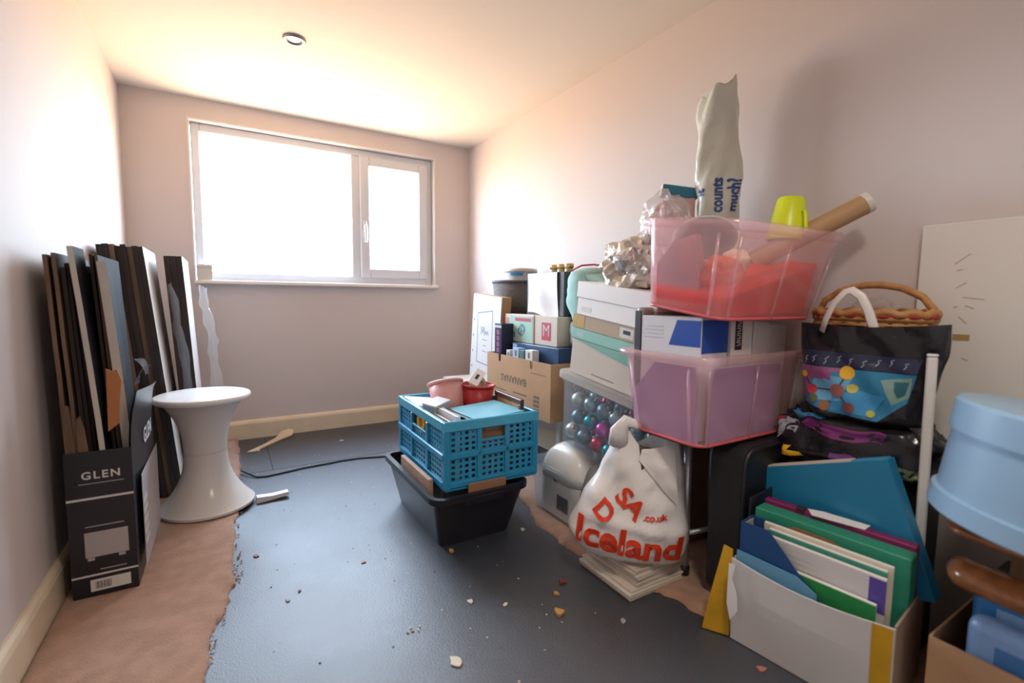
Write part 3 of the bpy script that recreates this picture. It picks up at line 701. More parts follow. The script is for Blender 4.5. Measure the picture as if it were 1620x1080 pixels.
for i in range(4): strip_yz(bm, strip_q[i], strip_q[(i+1) % 4], 0.004, -0.0020)
obj('square_outline', bm, mat('dark_teal_print', (0.05, 0.16, 0.19), 0.5), ff)
obj('corner_art', bx(-0.002, -0.0014, 1.925, 1.968, 0.018, 0.045), mat('dark_teal_print2', (0.08, 0.20, 0.30), 0.5), ff)
obj('red_side_print', bx(-0.0012, -0.0002, 1.985, 2.015, 0.03, 0.11), mat('red_faded', (0.60, 0.25, 0.22), 0.5), mono)
rgame = thing('letter_game', 'cream game box with a dark red letter square beside the mint game', 'board game', (1.590, 0, 0.6115))
obj('body', bx(0, 0.20, 1.60, 1.768, 0, 0.125, 0.001), mat('cream_print2', (0.58, 0.50, 0.42), 0.5), rgame)
rs = obj('letter_square', bx(-0.001, -0.0002, 1.645, 1.712, 0.022, 0.098), redp, rgame)
text('letter', 'M', 0.07, mat('cream_print2', (0.58, 0.50, 0.42), 0.5), rs, frame((-0.0016, 1.678, 0.062), (0, -1, 0), (0, 0, 1)))
for (ya, yb, zt, cc, lab) in ((1.845, 1.875, 0.030, (0.62, 0.60, 0.56), 'small white paperback leftmost in the front row of the banana box'), (1.77, 1.82, 0.045, (0.35, 0.48, 0.66), 'small light blue book in the front row of the banana box'), (1.725, 1.765, 0.040, (0.03, 0.17, 0.20), 'small dark teal book in the front row of the banana box'), (1.66, 1.715, 0.045, (0.66, 0.64, 0.60), 'small white book with dark title in the front row of the banana box')):
    bk = thing('small_book', lab, 'book', (1.508, 0, Z0))
    hh = 0.225+zt
    obj('cover', bx(0, 0.034, ya, yb, 0, hh, 0.001), mat('cov_'+lab[6:17]+str(ya), cc, 0.5), bk)
    obj('title_print', bx(-0.0008, -0.0002, (ya+yb)/2-0.008, (ya+yb)/2+0.006, hh-0.035, hh-0.010), ink, bk)
# grey woven bin with a white tub on top
tag(obj('support_carton', bx(1.64, 1.885, 2.06, 2.30, TZ, 0.655, 0.002), card), 'plain brown carton on the low table behind the games under the grey bin', 'carton')
wv = mat('grey_weave', (0.19, 0.18, 0.18), 0.9, bump=0.6, bscale=140, var=0.3, vscale=30, stretch=(1, 1, 3))
gb = thing('woven_bin', 'dark grey woven waste bin in the corner holding a white tub', 'bin', (1.752, 2.18, 0.656))
obj('body', lat([(0.0, 0.0), (0.108, 0.0), (0.134, 0.245), (0.130, 0.245), (0.105, 0.006), (0.0, 0.006)], 44), wv, gb, smooth=True)
obj('rim', lat([(0.129, 0.236), (0.138, 0.237), (0.139, 0.247), (0.133, 0.250), (0.128, 0.247)], 44), mat('grey_rim', (0.13, 0.14, 0.17), 0.7), gb, smooth=True)
tag(obj('bin_filler', lat([(0, 0.0), (0.100, 0.0), (0.120, 0.18), (0.0, 0.215)], 30), mat('grey_fabric', (0.22, 0.21, 0.20), 0.9, bump=0.6, bscale=30), None, (1.752, 2.18, 0.667), smooth=True), 'grey cloth stuffed in the woven bin', 'cloth')
wt = thing('white_tub', 'white plastic tub with a blue label standing in the grey bin', 'tub', (1.765, 2.17, 0.885))
tubw = mat('tub_white', (0.66, 0.63, 0.60), 0.4)
obj('body', lat([(0, 0), (0.07, 0), (0.085, 0.062), (0, 0.062)], 40), tubw, wt, smooth=False)
obj('lid', lat([(0, 0.0625), (0.088, 0.0625), (0.089, 0.078), (0.084, 0.083), (0.05, 0.088), (0, 0.090)], 40), tubw, wt, smooth=True)
lb_ = bmesh.new(); V = []
for i in range(9):
    a = math.radians(198+i*6); V.append((lb_.verts.new((0.0835*math.cos(a), 0.0835*math.sin(a), 0.044)), lb_.verts.new((0.0863*math.cos(a), 0.0863*math.sin(a), 0.060))))
for a, b in zip(V, V[1:]): lb_.faces.new((a[0], b[0], b[1], a[1]))
obj('label', lb_, mat('label_blue', (0.05, 0.32, 0.62), 0.4), wt)
# dark box with a white sheet over its front, three gold-topped jars on it
db_ = tag(obj('black_carton', bx(1.632, 1.86, 1.612, 1.90, 0.7375, 0.926, 0.003), mat('dark_grey_card', (0.07, 0.07, 0.08), 0.6)), 'dark grey carton on the letter game with white paper over its front', 'carton')
bm = bmesh.new(); rows = []
for i in range(15):
    v = i/14; row = []
    for j in range(13):
        u = j/12; y = 1.655+0.235*u-0.008*v
        if v < 0.2: p = (1.632+0.12*(0.2-v)/0.2, y, 0.9295)
        else:
            z = 0.929-(v-0.2)/0.8*(0.19+0.012*math.sin(u*4+1))
            p = (1.627-0.010*math.sin((v-0.2)/0.8*PI)*math.sin(u*PI)-0.004*math.sin(u*9+v*4), y, z)
        row.append(bm.verts.new(p))
    rows.append(row)
for a, b in zip(rows, rows[1:]):
    for j in range(12): bm.faces.new((a[j], a[j+1], b[j+1], b[j]))
tag(obj('white_paper', bm, mat('paper_sheet', (0.80, 0.79, 0.79), 0.6), smooth=True), 'large white sheet of paper hanging over the dark grey carton', 'paper')
gold = mat('gold_lid', (0.60, 0.45, 0.18), 0.3, 0.6)
for k in range(3):
    j_ = thing('small_jar', ('small gold-topped jar nearest the far wall on the dark grey carton', 'small gold-topped jar, middle of three on the dark grey carton', 'small gold-topped jar nearest the green cushion on the dark grey carton')[k], 'jar', (1.785, 1.895-0.0-k*0.058, 0.9265), group='gold-topped jars in a row')
    obj('body', lat([(0, 0), (0.020, 0), (0.021, 0.004), (0.021, 0.024), (0.016, 0.028), (0, 0.028)], 24), mat('jar_glass', (0.38, 0.33, 0.22), 0.2), j_, smooth=True)
    obj('lid', lat([(0, 0.0285), (0.022, 0.0285), (0.0225, 0.046), (0.020, 0.049), (0, 0.050)], 24), gold, j_, smooth=True)
# rolled mint cushion: a padded roll pinched near its foot
quilt = mat('mint_fabric', (0.30, 0.52, 0.47), 0.8, bump=0.3, bscale=40, col2=(0.36, 0.58, 0.54), vscale=8)
quilt2 = mat('pale_blue_fabric', (0.42, 0.62, 0.66), 0.8, bump=0.3, bscale=40)
def lumpy(name, m, parent, loc, prof, seed, amp=0.008, sc=18, n=30, sx=1.0, sy=1.0, rot=None):
    bm = lat(prof, n)
    for v in bm.verts:
        p = v.co.copy(); d = Vector((p.x, p.y, 0)); d = d.normalized() if d.length > 1e-4 else Vector((0, 0, 1))
        v.co = Vector((p.x*sx, p.y*sy, p.z)) + d*amp*fract(p+Vector((seed, seed, seed)), sc)
    return obj(name, bm, m, parent, loc, rot, smooth=True)
mc = thing('rolled_cushion', 'mint green padded roll standing behind the white boxes with a red tie', 'cushion', (1.70, 1.530, 0.612))
def pf_(pts, k=4):
    out = []
    for (a, b) in zip(pts, pts[1:]):
        for i in range(k): out.append((a[0]+(b[0]-a[0])*i/k, a[1]+(b[1]-a[1])*i/k))
    out.append(pts[-1]); return out
lumpy('foot_roll', quilt2, mc, None, pf_([(0, 0), (0.06, 0.0), (0.078, 0.02), (0.080, 0.07), (0.070, 0.105), (0.0, 0.112)]), 3, 0.012)
lumpy('body_roll', quilt, mc, None, pf_([(0.0, 0.108), (0.064, 0.112), (0.078, 0.14), (0.088, 0.20), (0.088, 0.27), (0.074, 0.31), (0.03, 0.325), (0, 0.326)]), 8, 0.012)
bm = bmesh.new(); tube(bm, [(-0.05, 0.05, 0.320), (-0.02, 0.03, 0.338), (0.02, 0.0, 0.342), (0.02, -0.07, 0.332), (0.03, -0.12, 0.320)], 0.009, 8, flat=0.4)
obj('red_tie', bm, mat('red_ribbon', (0.55, 0.03, 0.05), 0.5), mc, smooth=True)
bl_ = bmesh.new(); rows = []
for i in range(17):
    s = i/16; row = []
    for j in range(9):
        u = j/8
        x = 1.635+0.22*u; y = 1.50-0.30*s; z = 0.915-0.085*s**1.2+0.02*math.sin(u*PI)*(1-0.4*s)+0.010*fract((x, y, 1), 11)
        row.append(bl_.verts.new((x, y, z)))
    rows.append(row)
for a, b in zip(rows, rows[1:]):
    for j in range(8): bl_.faces.new((a[j], a[j+1], b[j+1], b[j]))
r = bmesh.ops.extrude_face_region(bl_, geom=list(bl_.faces)); 
for v in r['geom']:
    if isinstance(v, bmesh.types.BMVert): v.co.z -= 0.028
tag(obj('folded_blanket', bl_, mat('sage_fabric', (0.28, 0.40, 0.33), 0.85, bump=0.4, bscale=50, var=0.2), smooth=True), 'sage green folded blanket sloping from the mint roll down behind the white boxes', 'blanket')
tag(obj('blanket_crate', bx(1.68, 1.88, 1.215, 1.44, 0.014, 0.795, 0.003), mat('brown_card', (0.36, 0.23, 0.13), 0.8)), 'tall brown carton against the right wall under the sage blanket', 'carton')

# ---- clear low bin on the carpet with a white appliance in it
clear_pl = clear_mat('clear_plastic', (0.96, 0.975, 0.985), (0.72, 0.78, 0.84), 0.09, 0.12, 0.35)
FZ = 0.0145
lb2 = thing('clear_bin', 'clear plastic bin on the carpet holding a white kitchen appliance', 'bin', (1.515, 1.335, FZ))
o = obj('body', tub(0.22, 0.35, 0.19, 0.20, 0.32, 0.022, 0.003, 0.008), clear_pl, lb2); auto(o)
ap = thing('bread_maker', 'rounded white kitchen appliance with a dark panel in the clear low bin', 'appliance', (1.505, 1.365, FZ+0.005), (0, 0, 0.0))
appl = mat('appliance_white', (0.76, 0.75, 0.72), 0.25)
def dome(w, d, z0, z1, r, p=2.2, n=8):
    bm = bmesh.new(); loops = []
    for i in range(n+1):
        a = i/n*PI/2; k = max(0.05, math.cos(a))**(2/p)
        loops.append([(x*k, y*k, z0+(z1-z0)*math.sin(a)**(2/p)) for x, y in rrect(w, d, r, 6)])
    loft(bm, loops, True, True); return bm
obj('body', prism(rrect(0.165, 0.24, 0.05, 6), 0, 0.13), appl, ap, smooth=False)
o = obj('lid', dome(0.168, 0.244, 0.133, 0.262, 0.055), appl, ap, smooth=True)
obj('control_panel', bx(-0.0845, -0.0828, -0.075, -0.01, 0.03, 0.085, 0.0005), mat('panel_dark', (0.03, 0.035, 0.05), 0.3), ap)
obj('catch', bx(-0.0850, -0.0828, -0.01, 0.012, 0.128, 0.136), mat('panel_dark', (0.03, 0.035, 0.05), 0.3), ap)
tag(obj('cloth_bundle', dome(0.17, 0.12, 0, 0.225, 0.04), mat('grey_fabric', (0.22, 0.21, 0.20), 0.9, bump=0.6, bscale=30), None, (1.52, 1.225, FZ+0.006), smooth=True), 'grey cloth bundle in the near end of the clear low bin', 'cloth')
tag(obj('rear_carton', bx(1.69, 1.88, 0.99, 1.205, FZ, 0.86, 0.003), mat('brown_card2', (0.30, 0.19, 0.11), 0.8)), 'brown carton against the right wall behind the pink crates', 'carton')

# ---- leaning stack: bauble bin, beige box, brown box, two white boxes (all tipped towards the camera)
TILT = 0.125
def pose(o, x, y, z, rz=0.0):
    """place o at local (x, y, z) of the tipped stack"""
    m = Matrix.Translation((1.452, 1.420, 0.298)) @ Matrix.Rotation(TILT, 4, 'X') @ Matrix.Translation((x, y, z)) @ Matrix.Rotation(rz, 4, 'Z')
    o.matrix_world = m
    return o
bn = pose(thing('bauble_bin', 'clear plastic bin of Christmas baubles with a white lid', 'bin'), 0.092, -0.20, 0)
o = obj('body', tub(0.19, 0.38, 0.238, 0.17, 0.35, 0.03, 0.003, 0.006), clear_pl, bn); auto(o)
lid_m = mat('lid_white', (0.62, 0.60, 0.57), 0.35)
lid_pr = prism(rrect(0.218, 0.408, 0.035, 5), 0.2385, 0.262)
obj('lid', lid_pr, clear_mat('lid_milky', (0.95, 0.95, 0.95), (0.80, 0.77, 0.73), 0.55, 0.25, 0.2), bn)
bau = [('teal', (0.02, 0.36, 0.42)), ('magenta', (0.62, 0.04, 0.36)), ('red', (0.55, 0.02, 0.06)), ('silver blue', (0.42, 0.52, 0.58)), ('pale silver', (0.66, 0.66, 0.63)), ('grey blue', (0.20, 0.29, 0.34))]
spots = []
front = {(0, 0): 4, (0, 1): 5, (0, 2): 2, (0, 3): 0, (0, 4): 5, (1, 0): 5, (1, 1): 0, (1, 2): 1, (1, 3): 1, (1, 4): 2, (2, 0): 4, (2, 1): 3, (2, 2): 5, (2, 3): 3, (2, 4): 3}
names = {}
for lv in range(3):
    for iy in range(5):
        for ix in range(2):
            k = front[(lv, iy)] if ix == 0 else (lv*2+iy*3+ix) % 6
            spots.append((-0.042+0.078*ix-0.004*(2-lv), 0.140-0.068*iy-0.012*(lv % 2), 0.040+lv*0.061, k, ix))
for (x_, y_, z_, k, ix) in spots:
    nm, c = bau[k]
    names[(nm, ix)] = names.get((nm, ix), 0)+1
    lvl = ('bottom', 'middle', 'top')[round((z_-0.040)/0.061)]
    col_i = round((0.140-y_)/0.068)
    pos_ = ('at the end nearest the banana box', 'second from the banana box', 'in the middle', 'second from the pink crate', 'at the end nearest the pink crate')[min(4, col_i)]
    b_ = thing('bauble', '%s shiny bauble in the %s %s layer %s' % (nm, 'front' if ix == 0 else 'rear', lvl, pos_), 'bauble', group='Christmas baubles in the clear bin')
    pose(b_, 0.092+x_+random.uniform(-0.003, 0.006), -0.20+y_+random.uniform(-0.006, 0.006), z_+random.uniform(-0.004, 0.004))
    mm = mat('bauble_'+nm.replace(' ', '_'), c, 0.22 if k not in (4, 5) else 0.4, 0.55)
    if 'bb_mesh_%d' % k not in bpy.data.meshes:
        s_ = obj('ball', lat([(0.028*math.sin(PI*i/14), -0.028*math.cos(PI*i/14)) for i in range(15)], 24), mm, b_, smooth=True); s_.data.name = 'bb_mesh_%d' % k
    else:
        s_ = bpy.data.objects.new('ball', bpy.data.meshes['bb_mesh_%d' % k]); COL.objects.link(s_); s_.parent = b_
    if 'cap_mesh' not in bpy.data.meshes:
        c_ = obj('cap', lat([(0, 0.0335), (0.006, 0.0325), (0.007, 0.0265), (0, 0.0265)], 12), gold, b_, smooth=True); c_.data.name = 'cap_mesh'
    else:
        c_ = bpy.data.objects.new('cap', bpy.data.meshes['cap_mesh']); COL.objects.link(c_); c_.parent = b_
    b_.rotation_euler = (random.uniform(-1, 1), random.uniform(-1, 1), 0)
# tinsel at the top of the bin
bm = bmesh.new()
for i in range(420):
    x_ = random.uniform(-0.078, -0.0); y_ = random.uniform(-0.17, 0.16); z_ = random.uniform(0.195, 0.232)
    a = random.uniform(0, 2*PI); l = random.uniform(0.006, 0.012); w = 0.0012
    d = Vector((math.cos(a), math.sin(a), random.uniform(-1, 1))).normalized()*l; s_ = d.cross(Vector((0, 0, 1))).normalized()*w
    p = Vector((x_, y_, z_)); v = [bm.verts.new(q) for q in (p-d-s_, p-d+s_, p+d+s_, p+d-s_)]; bm.faces.new(v)
tn = obj('tinsel', bm, mat('tinsel_silver', (0.75, 0.75, 0.74), 0.2, 0.9), kind='stuff'); pose(tn, 0.092, -0.20, 0); tag(tn, 'silver tinsel strands above the baubles in the clear bin', 'tinsel')
beige = mat('beige_card', (0.56, 0.49, 0.42), 0.6)
teal = mat('teal_card', (0.26, 0.52, 0.45), 0.5)
bt = pose(thing('teal_lidded_box', 'beige box with a teal flap lid standing on the bauble bin', 'box'), 0.012, -0.365, 0.2625)
obj('body', bx(0, 0.20, 0, 0.328, 0, 0.125, 0.002), beige, bt)
obj('lid', bx(-0.003, 0.203, -0.003, 0.331, 0.1255, 0.163, 0.002), teal, bt)
obj('flap', prism([(0.0, 0.124), (0.328, 0.124), (0.02, 0.085), (0.0, 0.09)], -0.0022, -0.0004, 'x'), mat('teal_dark', (0.19, 0.40, 0.33), 0.5), bt)
obj('end_cover', bx(0.0005, 0.1995, -0.0025, -0.0004, 0.002, 0.122), mat('brown_end', (0.16, 0.09, 0.075), 0.6), bt)
obj('print_line', bx(-0.0008, -0.0002, 0.10, 0.21, 0.018, 0.022), mat('faint_print', (0.22, 0.2, 0.18), 0.6), bt)
obj('ghost_stamp', bx(-0.0036, -0.0030, 0.265, 0.305, 0.135, 0.150), mat('lilac_print', (0.42, 0.52, 0.53), 0.6), bt)
br = pose(thing('brown_carton', 'flat brown carton with a gold patch between teal box and white boxes', 'carton'), 0.008, -0.375, 0.4265)
obj('body', bx(0, 0.20, 0, 0.342, 0, 0.047, 0.001), mat('tan_card', (0.44, 0.34, 0.25), 0.7), br)
obj('gold_patch', bx(-0.0008, -0.0001, 0.278, 0.335, 0.004, 0.045), mat('gold_print', (0.52, 0.32, 0.08), 0.4), br)
lbw = obj('white_label', bx(-0.0008, -0.0001, 0.045, 0.105, 0.008, 0.040), print_white, br)
obj('label_print', bx(-0.0014, -0.0009, 0.06, 0.09, 0.020, 0.032), mat('print_black', (0.02, 0.02, 0.02), 0.5), lbw)
whitebox = mat('white_box_card', (0.80, 0.78, 0.77), 0.5)
wb = pose(thing('white_box', 'plain white lidded box lying on the flat brown carton', 'box'), 0.003, -0.41, 0.474)
obj('body', bx(0, 0.21, 0, 0.355, 0, 0.058, 0.002), whitebox, wb)
obj('lid', bx(-0.004, 0.214, -0.004, 0.359, 0.0585, 0.112, 0.002), whitebox, wb)
obj('print_block', bx(-0.0006, -0.0001, 0.28, 0.33, 0.012, 0.03), mat('pale_grey_print', (0.66, 0.64, 0.63), 0.5), wb)
# crumpled foil wrap and the clear bag of gift wrap behind the crates
foil = mat('foil', (0.80, 0.78, 0.74), 0.22, 0.75, bump=1.0, bscale=28, var=0.5, vscale=14)
def crumple(name, label, cat, loc, size, m, seed, amp=0.35, rot=None, sc=1.6, sub=4, flat_base=True):
    bm = bmesh.new(); bmesh.ops.create_icosphere(bm, subdivisions=sub, radius=1.0)
    for v in bm.verts:
        d = v.co.normalized(); k = 1+amp*fract(d+Vector((seed, seed*2, 0)), sc)+amp*0.35*abs(fract(d+Vector((0, seed, 3)), sc*4))
        v.co = Vector((d.x*size[0]*k, d.y*size[1]*k, d.z*size[2]*k))
        if flat_base and v.co.z < -size[2]*0.72: v.co.z = -size[2]*0.72
    o = obj(name, bm, m, None, loc, rot)
    return tag(o, label, cat)
crumple('foil_bundle', 'crumpled silver foil bundle lying on the white boxes beside the pink crate', 'foil', (1.545, 1.130, 0.915), (0.085, 0.105, 0.095), foil, 4.2)
crumple('tinsel_bundle', 'brown and gold tinsel ball tucked behind the foil bundle', 'tinsel', (1.66, 1.28, 0.885), (0.055, 0.06, 0.04), mat('tinsel_brown', (0.30, 0.20, 0.12), 0.5, 0.3, bump=1.0, bscale=90), 7.0, 0.4, sub=3)
# ================================================================== RIGHT SIDE, NEAR END
CZ = 0.0145
chrome = mat('satin_chrome', (0.62, 0.63, 0.65), 0.38, 0.7)
dark_vinyl = mat('black_vinyl', (0.014, 0.014, 0.017), 0.45)
# folding stool that carries the pink crates
fs_ = thing('folding_stool', 'chrome-legged black stool carrying the pink crates', 'stool', (0, 0, CZ))
obj('seat', bx(1.455, 1.80, 0.815, 1.000, 0.405, 0.433, 0.008, 3), dark_vinyl, fs_)
for (xa, ya, xb, yb) in ((1.538, 0.882, 1.532, 0.882), (1.784, 0.835, 1.778, 0.835), (1.484, 0.982, 1.490, 0.982), (1.784, 0.982, 1.778, 0.982)):
    lg = obj('leg', tb([(xa, ya, 0.0), (xb, yb, 0.410)], 0.0115, 12), chrome, fs_, smooth=True)
    obj('rubber_foot', lat([(0, -0.001), (0.0145, -0.001), (0.0145, 0.022), (0.0115, 0.026)], 14), dark_vinyl, lg, (xa, ya, 0.001), smooth=True)
obj('crossbar', tb([(1.538, 0.882, 0.12), (1.782, 0.837, 0.12)], 0.007, 10), chrome, fs_, smooth=True)
su = thing('black_suitcase', 'black suitcase standing on edge beneath the lower pink crate', 'suitcase', (1.690, 0.745, CZ))
bm = prism(rrect(0.36, 0.425, 0.05, 6, 0, 0.2145), -0.045, 0.045, 'y')
obj('shell', bm, mat('suitcase_black', (0.012, 0.012, 0.014), 0.5, bump=0.2, bscale=80), su)
tubep = [(x, -0.046, z) for x, z in rrect(0.345, 0.41, 0.045, 6, 0, 0.2145)]
obj('piping', tb(tubep, 0.006, 8, True), dark_vinyl, su, smooth=True)
tag(obj('black_case', bx(1.53, 1.66, 0.675, 0.697, CZ, 0.30, 0.006, 2), mat('case_black', (0.014, 0.014, 0.018), 0.5)), 'thin black case standing behind the white file carton', 'case')

# translucent pink storage crates
pink_clear = clear_mat('pink_clear_plastic', (0.995, 0.92, 0.93), (0.97, 0.74, 0.76), 0.19, 0.2, 0.6)
def crate_ribs(w, d, h, w2, d2, r):
    return None
def pink_crate(label, loc, rot):
    t_ = thing('pink_crate', label, 'crate', loc, rot)
    w, d, h, k = 0.425, 0.275, 0.227, 0.88
    o = obj('body', tub(w, d, h, w*k, d*k, 0.035, 0.003, 0.004, 6), pink_clear, t_); auto(o)
    bm = bmesh.new()
    loops = []
    for (e, z) in ((0.003, h-0.022), (0.016, h-0.020), (0.019, h-0.012), (0.019, h-0.002), (0.012, h+0.003), (0.001, h+0.002)):
        loops.append([(x, y, z) for x, y in rrect(w+2*e, d+2*e, 0.035+e, 6)])
    loft(bm, loops); obj('rim', bm, pink_clear, t_, smooth=True)
    # pressed ribs down the sides
    for (sx, sy) in ((-1, -0.35), (-1, 0.35), (-0.45, -1), (0.0, -1), (0.45, -1)):
        bm = bmesh.new()
        if abs(sx) == 1: a, b = (sx*w/2-0.001, sy*d, h-0.03), (sx*w*k/2-0.001, sy*d*k, 0.004)
        else: a, b = (sx*w, sy*d/2-0.001, h-0.03), (sx*w*k, sy*d*k/2-0.001, 0.004)
        tube(bm, [a, b], 0.004, 8); obj('rib', bm, pink_clear, t_, smooth=True)
    obj('base_ring', tb([(x, y, 0.004) for x, y in rrect(w*k-0.004, d*k-0.004, 0.033, 6)], 0.0045, 6, True), mat('red_edge', (0.62, 0.10, 0.12), 0.35), t_, smooth=True)
    return t_
LC = (1.578, 0.852, 0.4485); LR = (0.0, 0.0, -0.01)
UC = (1.580, 0.812, 0.780); UR = (0.147, 0.0, -0.02)
pink_crate('lower pink see-through crate, packed with boxes, on the black stool', LC, LR)
pink_crate('upper pink see-through crate of red fabric, tipped towards the camera', UC, UR)
def inc(o, C_, R_, x, y, z, rot=(0, 0, 0)):
    """place a thing at (x, y, z) of a crate's own space"""
    from mathutils import Euler
    m = Matrix.Translation(C_) @ Euler(R_).to_matrix().to_4x4() @ Matrix.Translation((x, y, z)) @ Euler(rot).to_matrix().to_4x4()
    o.matrix_world = m
    return o
# lower crate contents
lil = mat('lilac_card', (0.46, 0.34, 0.60), 0.5)
tag(inc(obj('purple_board', prism([(-0.105, 0.0), (0.105, 0.0), (0.108, 0.10), (0.02, 0.195), (-0.105, 0.195)], 0, 0.004, 'x'), lil), LC, LR, -0.183, 0.0, 0.007, (0, -0.10, 0)), 'purple board standing against the side of the lower pink crate', 'board')
tag(inc(obj('purple_folder', bx(-0.165, 0.12, 0, 0.003, 0, 0.19, 0.001), lil), LC, LR, 0.0, -0.1155, 0.007, (0.06, 0, 0)), 'purple folder standing along the near side of the lower pink crate', 'folder')
pbx = inc(thing('printed_box', 'white printed box with a blue corner standing out of the lower pink crate', 'box'), LC, LR, -0.176, 0.0, 0.012)
obj('body', bx(0, 0.10, -0.100, 0.098, 0, 0.308, 0.002), mat('printed_white', (0.60, 0.60, 0.63), 0.45), pbx)
obj('blue_panel', prism([(-0.098, 0.235), (0.0, 0.235), (-0.025, 0.300), (-0.098, 0.300)], -0.0009, -0.0002, 'x'), mat('royal_blue', (0.015, 0.07, 0.36), 0.4), pbx)
obj('blue_end', bx(0.001, 0.099, -0.1012, -0.1003, 0.22, 0.302), mat('royal_blue', (0.015, 0.07, 0.36), 0.4), pbx)
for k in range(4): obj('print_line', bx(-0.0008, -0.0002, 0.02, 0.085-0.01*(k % 2), 0.250+0.010*k, 0.253+0.010*k), mat('pale_grey_print2', (0.48, 0.50, 0.55), 0.5), pbx)
al = inc(thing('photo_album', 'grey ring album standing at the far end of the lower pink crate', 'album'), LC, LR, -0.13, 0.112, 0.012)
obj('cover', bx(-0.045, 0.13, -0.010, 0.010, 0, 0.33, 0.009, 3), mat('album_grey', (0.36, 0.36, 0.35), 0.4), al)
obj('spine_trim', bx(-0.047, -0.043, -0.0105, 0.0105, 0.01, 0.32), mat('album_dark', (0.05, 0.05, 0.055), 0.4), al)
st_ = inc(thing('patterned_carton', 'white carton with a black patterned strip in the lower pink crate', 'carton'), LC, LR, -0.07, -0.108, 0.012)
obj('body', bx(0.0, 0.085, 0, 0.12, 0, 0.305, 0.002), mat('carton_offwhite', (0.62, 0.60, 0.57), 0.5), st_)
sp_ = obj('black_strip', bx(0.012, 0.040, -0.0008, -0.0001, 0.225, 0.302), mat('print_black', (0.02, 0.02, 0.02), 0.5), st_)
for k in range(4):
    bm = bmesh.new(); zc = 0.236+k*0.018
    pts = [(0.020, zc), (0.032, zc+0.002), (0.030, zc+0.008), (0.020, zc+0.008), (0.021, zc+0.014), (0.033, zc+0.013)]
    tube(bm, [(a, -0.0012, b) for a, b in pts], 0.0013, 5); obj('strip_print', bm, print_white, sp_)
tag(inc(obj('white_carton', bx(0, 0.07, 0, 0.11, 0, 0.300, 0.003), mat('carton_offwhite', (0.62, 0.60, 0.57), 0.5)), LC, LR, 0.02, -0.100, 0.012, (0, 0.06, 0.03)), 'plain white carton right of the patterned carton in the lower pink crate', 'carton')
tag(inc(obj('grey_carton', bx(0, 0.075, 0, 0.11, 0, 0.292, 0.003), mat('carton_grey', (0.50, 0.48, 0.46), 0.5)), LC, LR, 0.098, -0.095, 0.012, (0, 0.05, -0.05)), 'grey-white carton at the wall end of the lower pink crate', 'carton')
tag(inc(obj('filler_carton', bx(-0.05, 0.17, 0.025, 0.09, 0, 0.30, 0.003), mat('brown_card', (0.36, 0.23, 0.13), 0.8)), LC, LR, 0.0, 0, 0.012), 'brown carton at the back of the lower pink crate', 'carton')
# upper crate contents
redf = mat('red_fabric', (0.85, 0.02, 0.012), 0.85, bump=0.6, bscale=40, var=0.25, vscale=10)
def crump_in(name, label, cat, x, y, z, size, m, seed, amp=0.22):
    o = crumple(name, label, cat, (0, 0, 0), size, m, seed, amp, sc=1.8)
    return inc(o, UC, UR, x, y, z)
bm = bmesh.new(); loops = []
for i in range(15):
    f = i/14
    z = 0.006+0.092*min(1, f/0.6)
    k = 1.0 if f < 0.6 else max(0.02, 1-((f-0.6)/0.4)**1.5)
    w_, d_2 = (0.360+0.045*z/0.2)*k, (0.226+0.03*z/0.2)*k
    lp = []
    for (x, y) in rrect(max(w_, 0.02), max(d_2, 0.02), min(0.04, 0.4*max(d_2, 0.02)), 8):
        q = Vector((x, y, z)); h_ = 0.028*fract(q+Vector((4, 2, 7)), 12)+0.045*x/0.2+0.03*(1-k)
        lp.append((x, y, max(0.006, z+h_*min(1, f/0.5))))
    loops.append(lp)
loft(bm, loops, True, True)
tag(inc(obj('red_fabric', bm, redf, smooth=True), UC, UR, 0.0, 0.0, 0.0), 'bright red net fabric filling the lower half of the upper pink crate', 'fabric')
crump_in('orange_fabric', 'orange-red fabric lying at the front corner of the upper pink crate', 'fabric', -0.125, -0.055, 0.105, (0.045, 0.045, 0.045), mat('orange_fabric', (0.75, 0.12, 0.02), 0.85, bump=0.5, bscale=40), 5.0)
crump_in('cream_fabric', 'small cream bundle on the red fabric in the upper pink crate', 'fabric', -0.085, -0.055, 0.135, (0.030, 0.035, 0.03), mat('cream_fabric', (0.75, 0.60, 0.42), 0.85, bump=0.5, bscale=40), 6.0)
tag(inc(obj('patterned_bag', prism([(-0.075, 0), (0.06, 0), (0.075, 0.10), (0.035, 0.165), (-0.03, 0.185), (-0.065, 0.10)], 0, 0.02, 'x'), mat('mauve_print', (0.36, 0.20, 0.24), 0.6, col2=(0.55, 0.22, 0.20), vscale=18)), UC, UR, -0.180, 0.035, 0.01, (0, 0.06, 0)), 'mauve patterned bag against the side of the upper pink crate', 'bag')
bo = inc(thing('grey_bowl', 'grey plastic bowl with a pale rim tilted in the upper pink crate', 'bowl'), UC, UR, -0.02, 0.055, 0.15)
bo.matrix_world = Matrix.Translation((1.585, 0.895, 0.945)) @ Vector((-0.63, -0.48, 0.61)).to_track_quat('Z', 'Y').to_matrix().to_4x4()
obj('shell', lat([(0.0, 0.0), (0.045, 0.0), (0.075, 0.030), (0.084, 0.058), (0.080, 0.058), (0.070, 0.030), (0.042, 0.006), (0.0, 0.006)], 40), mat('bowl_grey', (0.22, 0.22, 0.25), 0.5), bo, smooth=True)
obj('rim', lat([(0.080, 0.055), (0.087, 0.055), (0.0885, 0.060), (0.085, 0.063), (0.080, 0.060)], 40), mat('bowl_rim', (0.50, 0.58, 0.58), 0.4), bo, smooth=True)
lime = mat('lime_plastic', (0.62, 0.72, 0.015), 0.35)
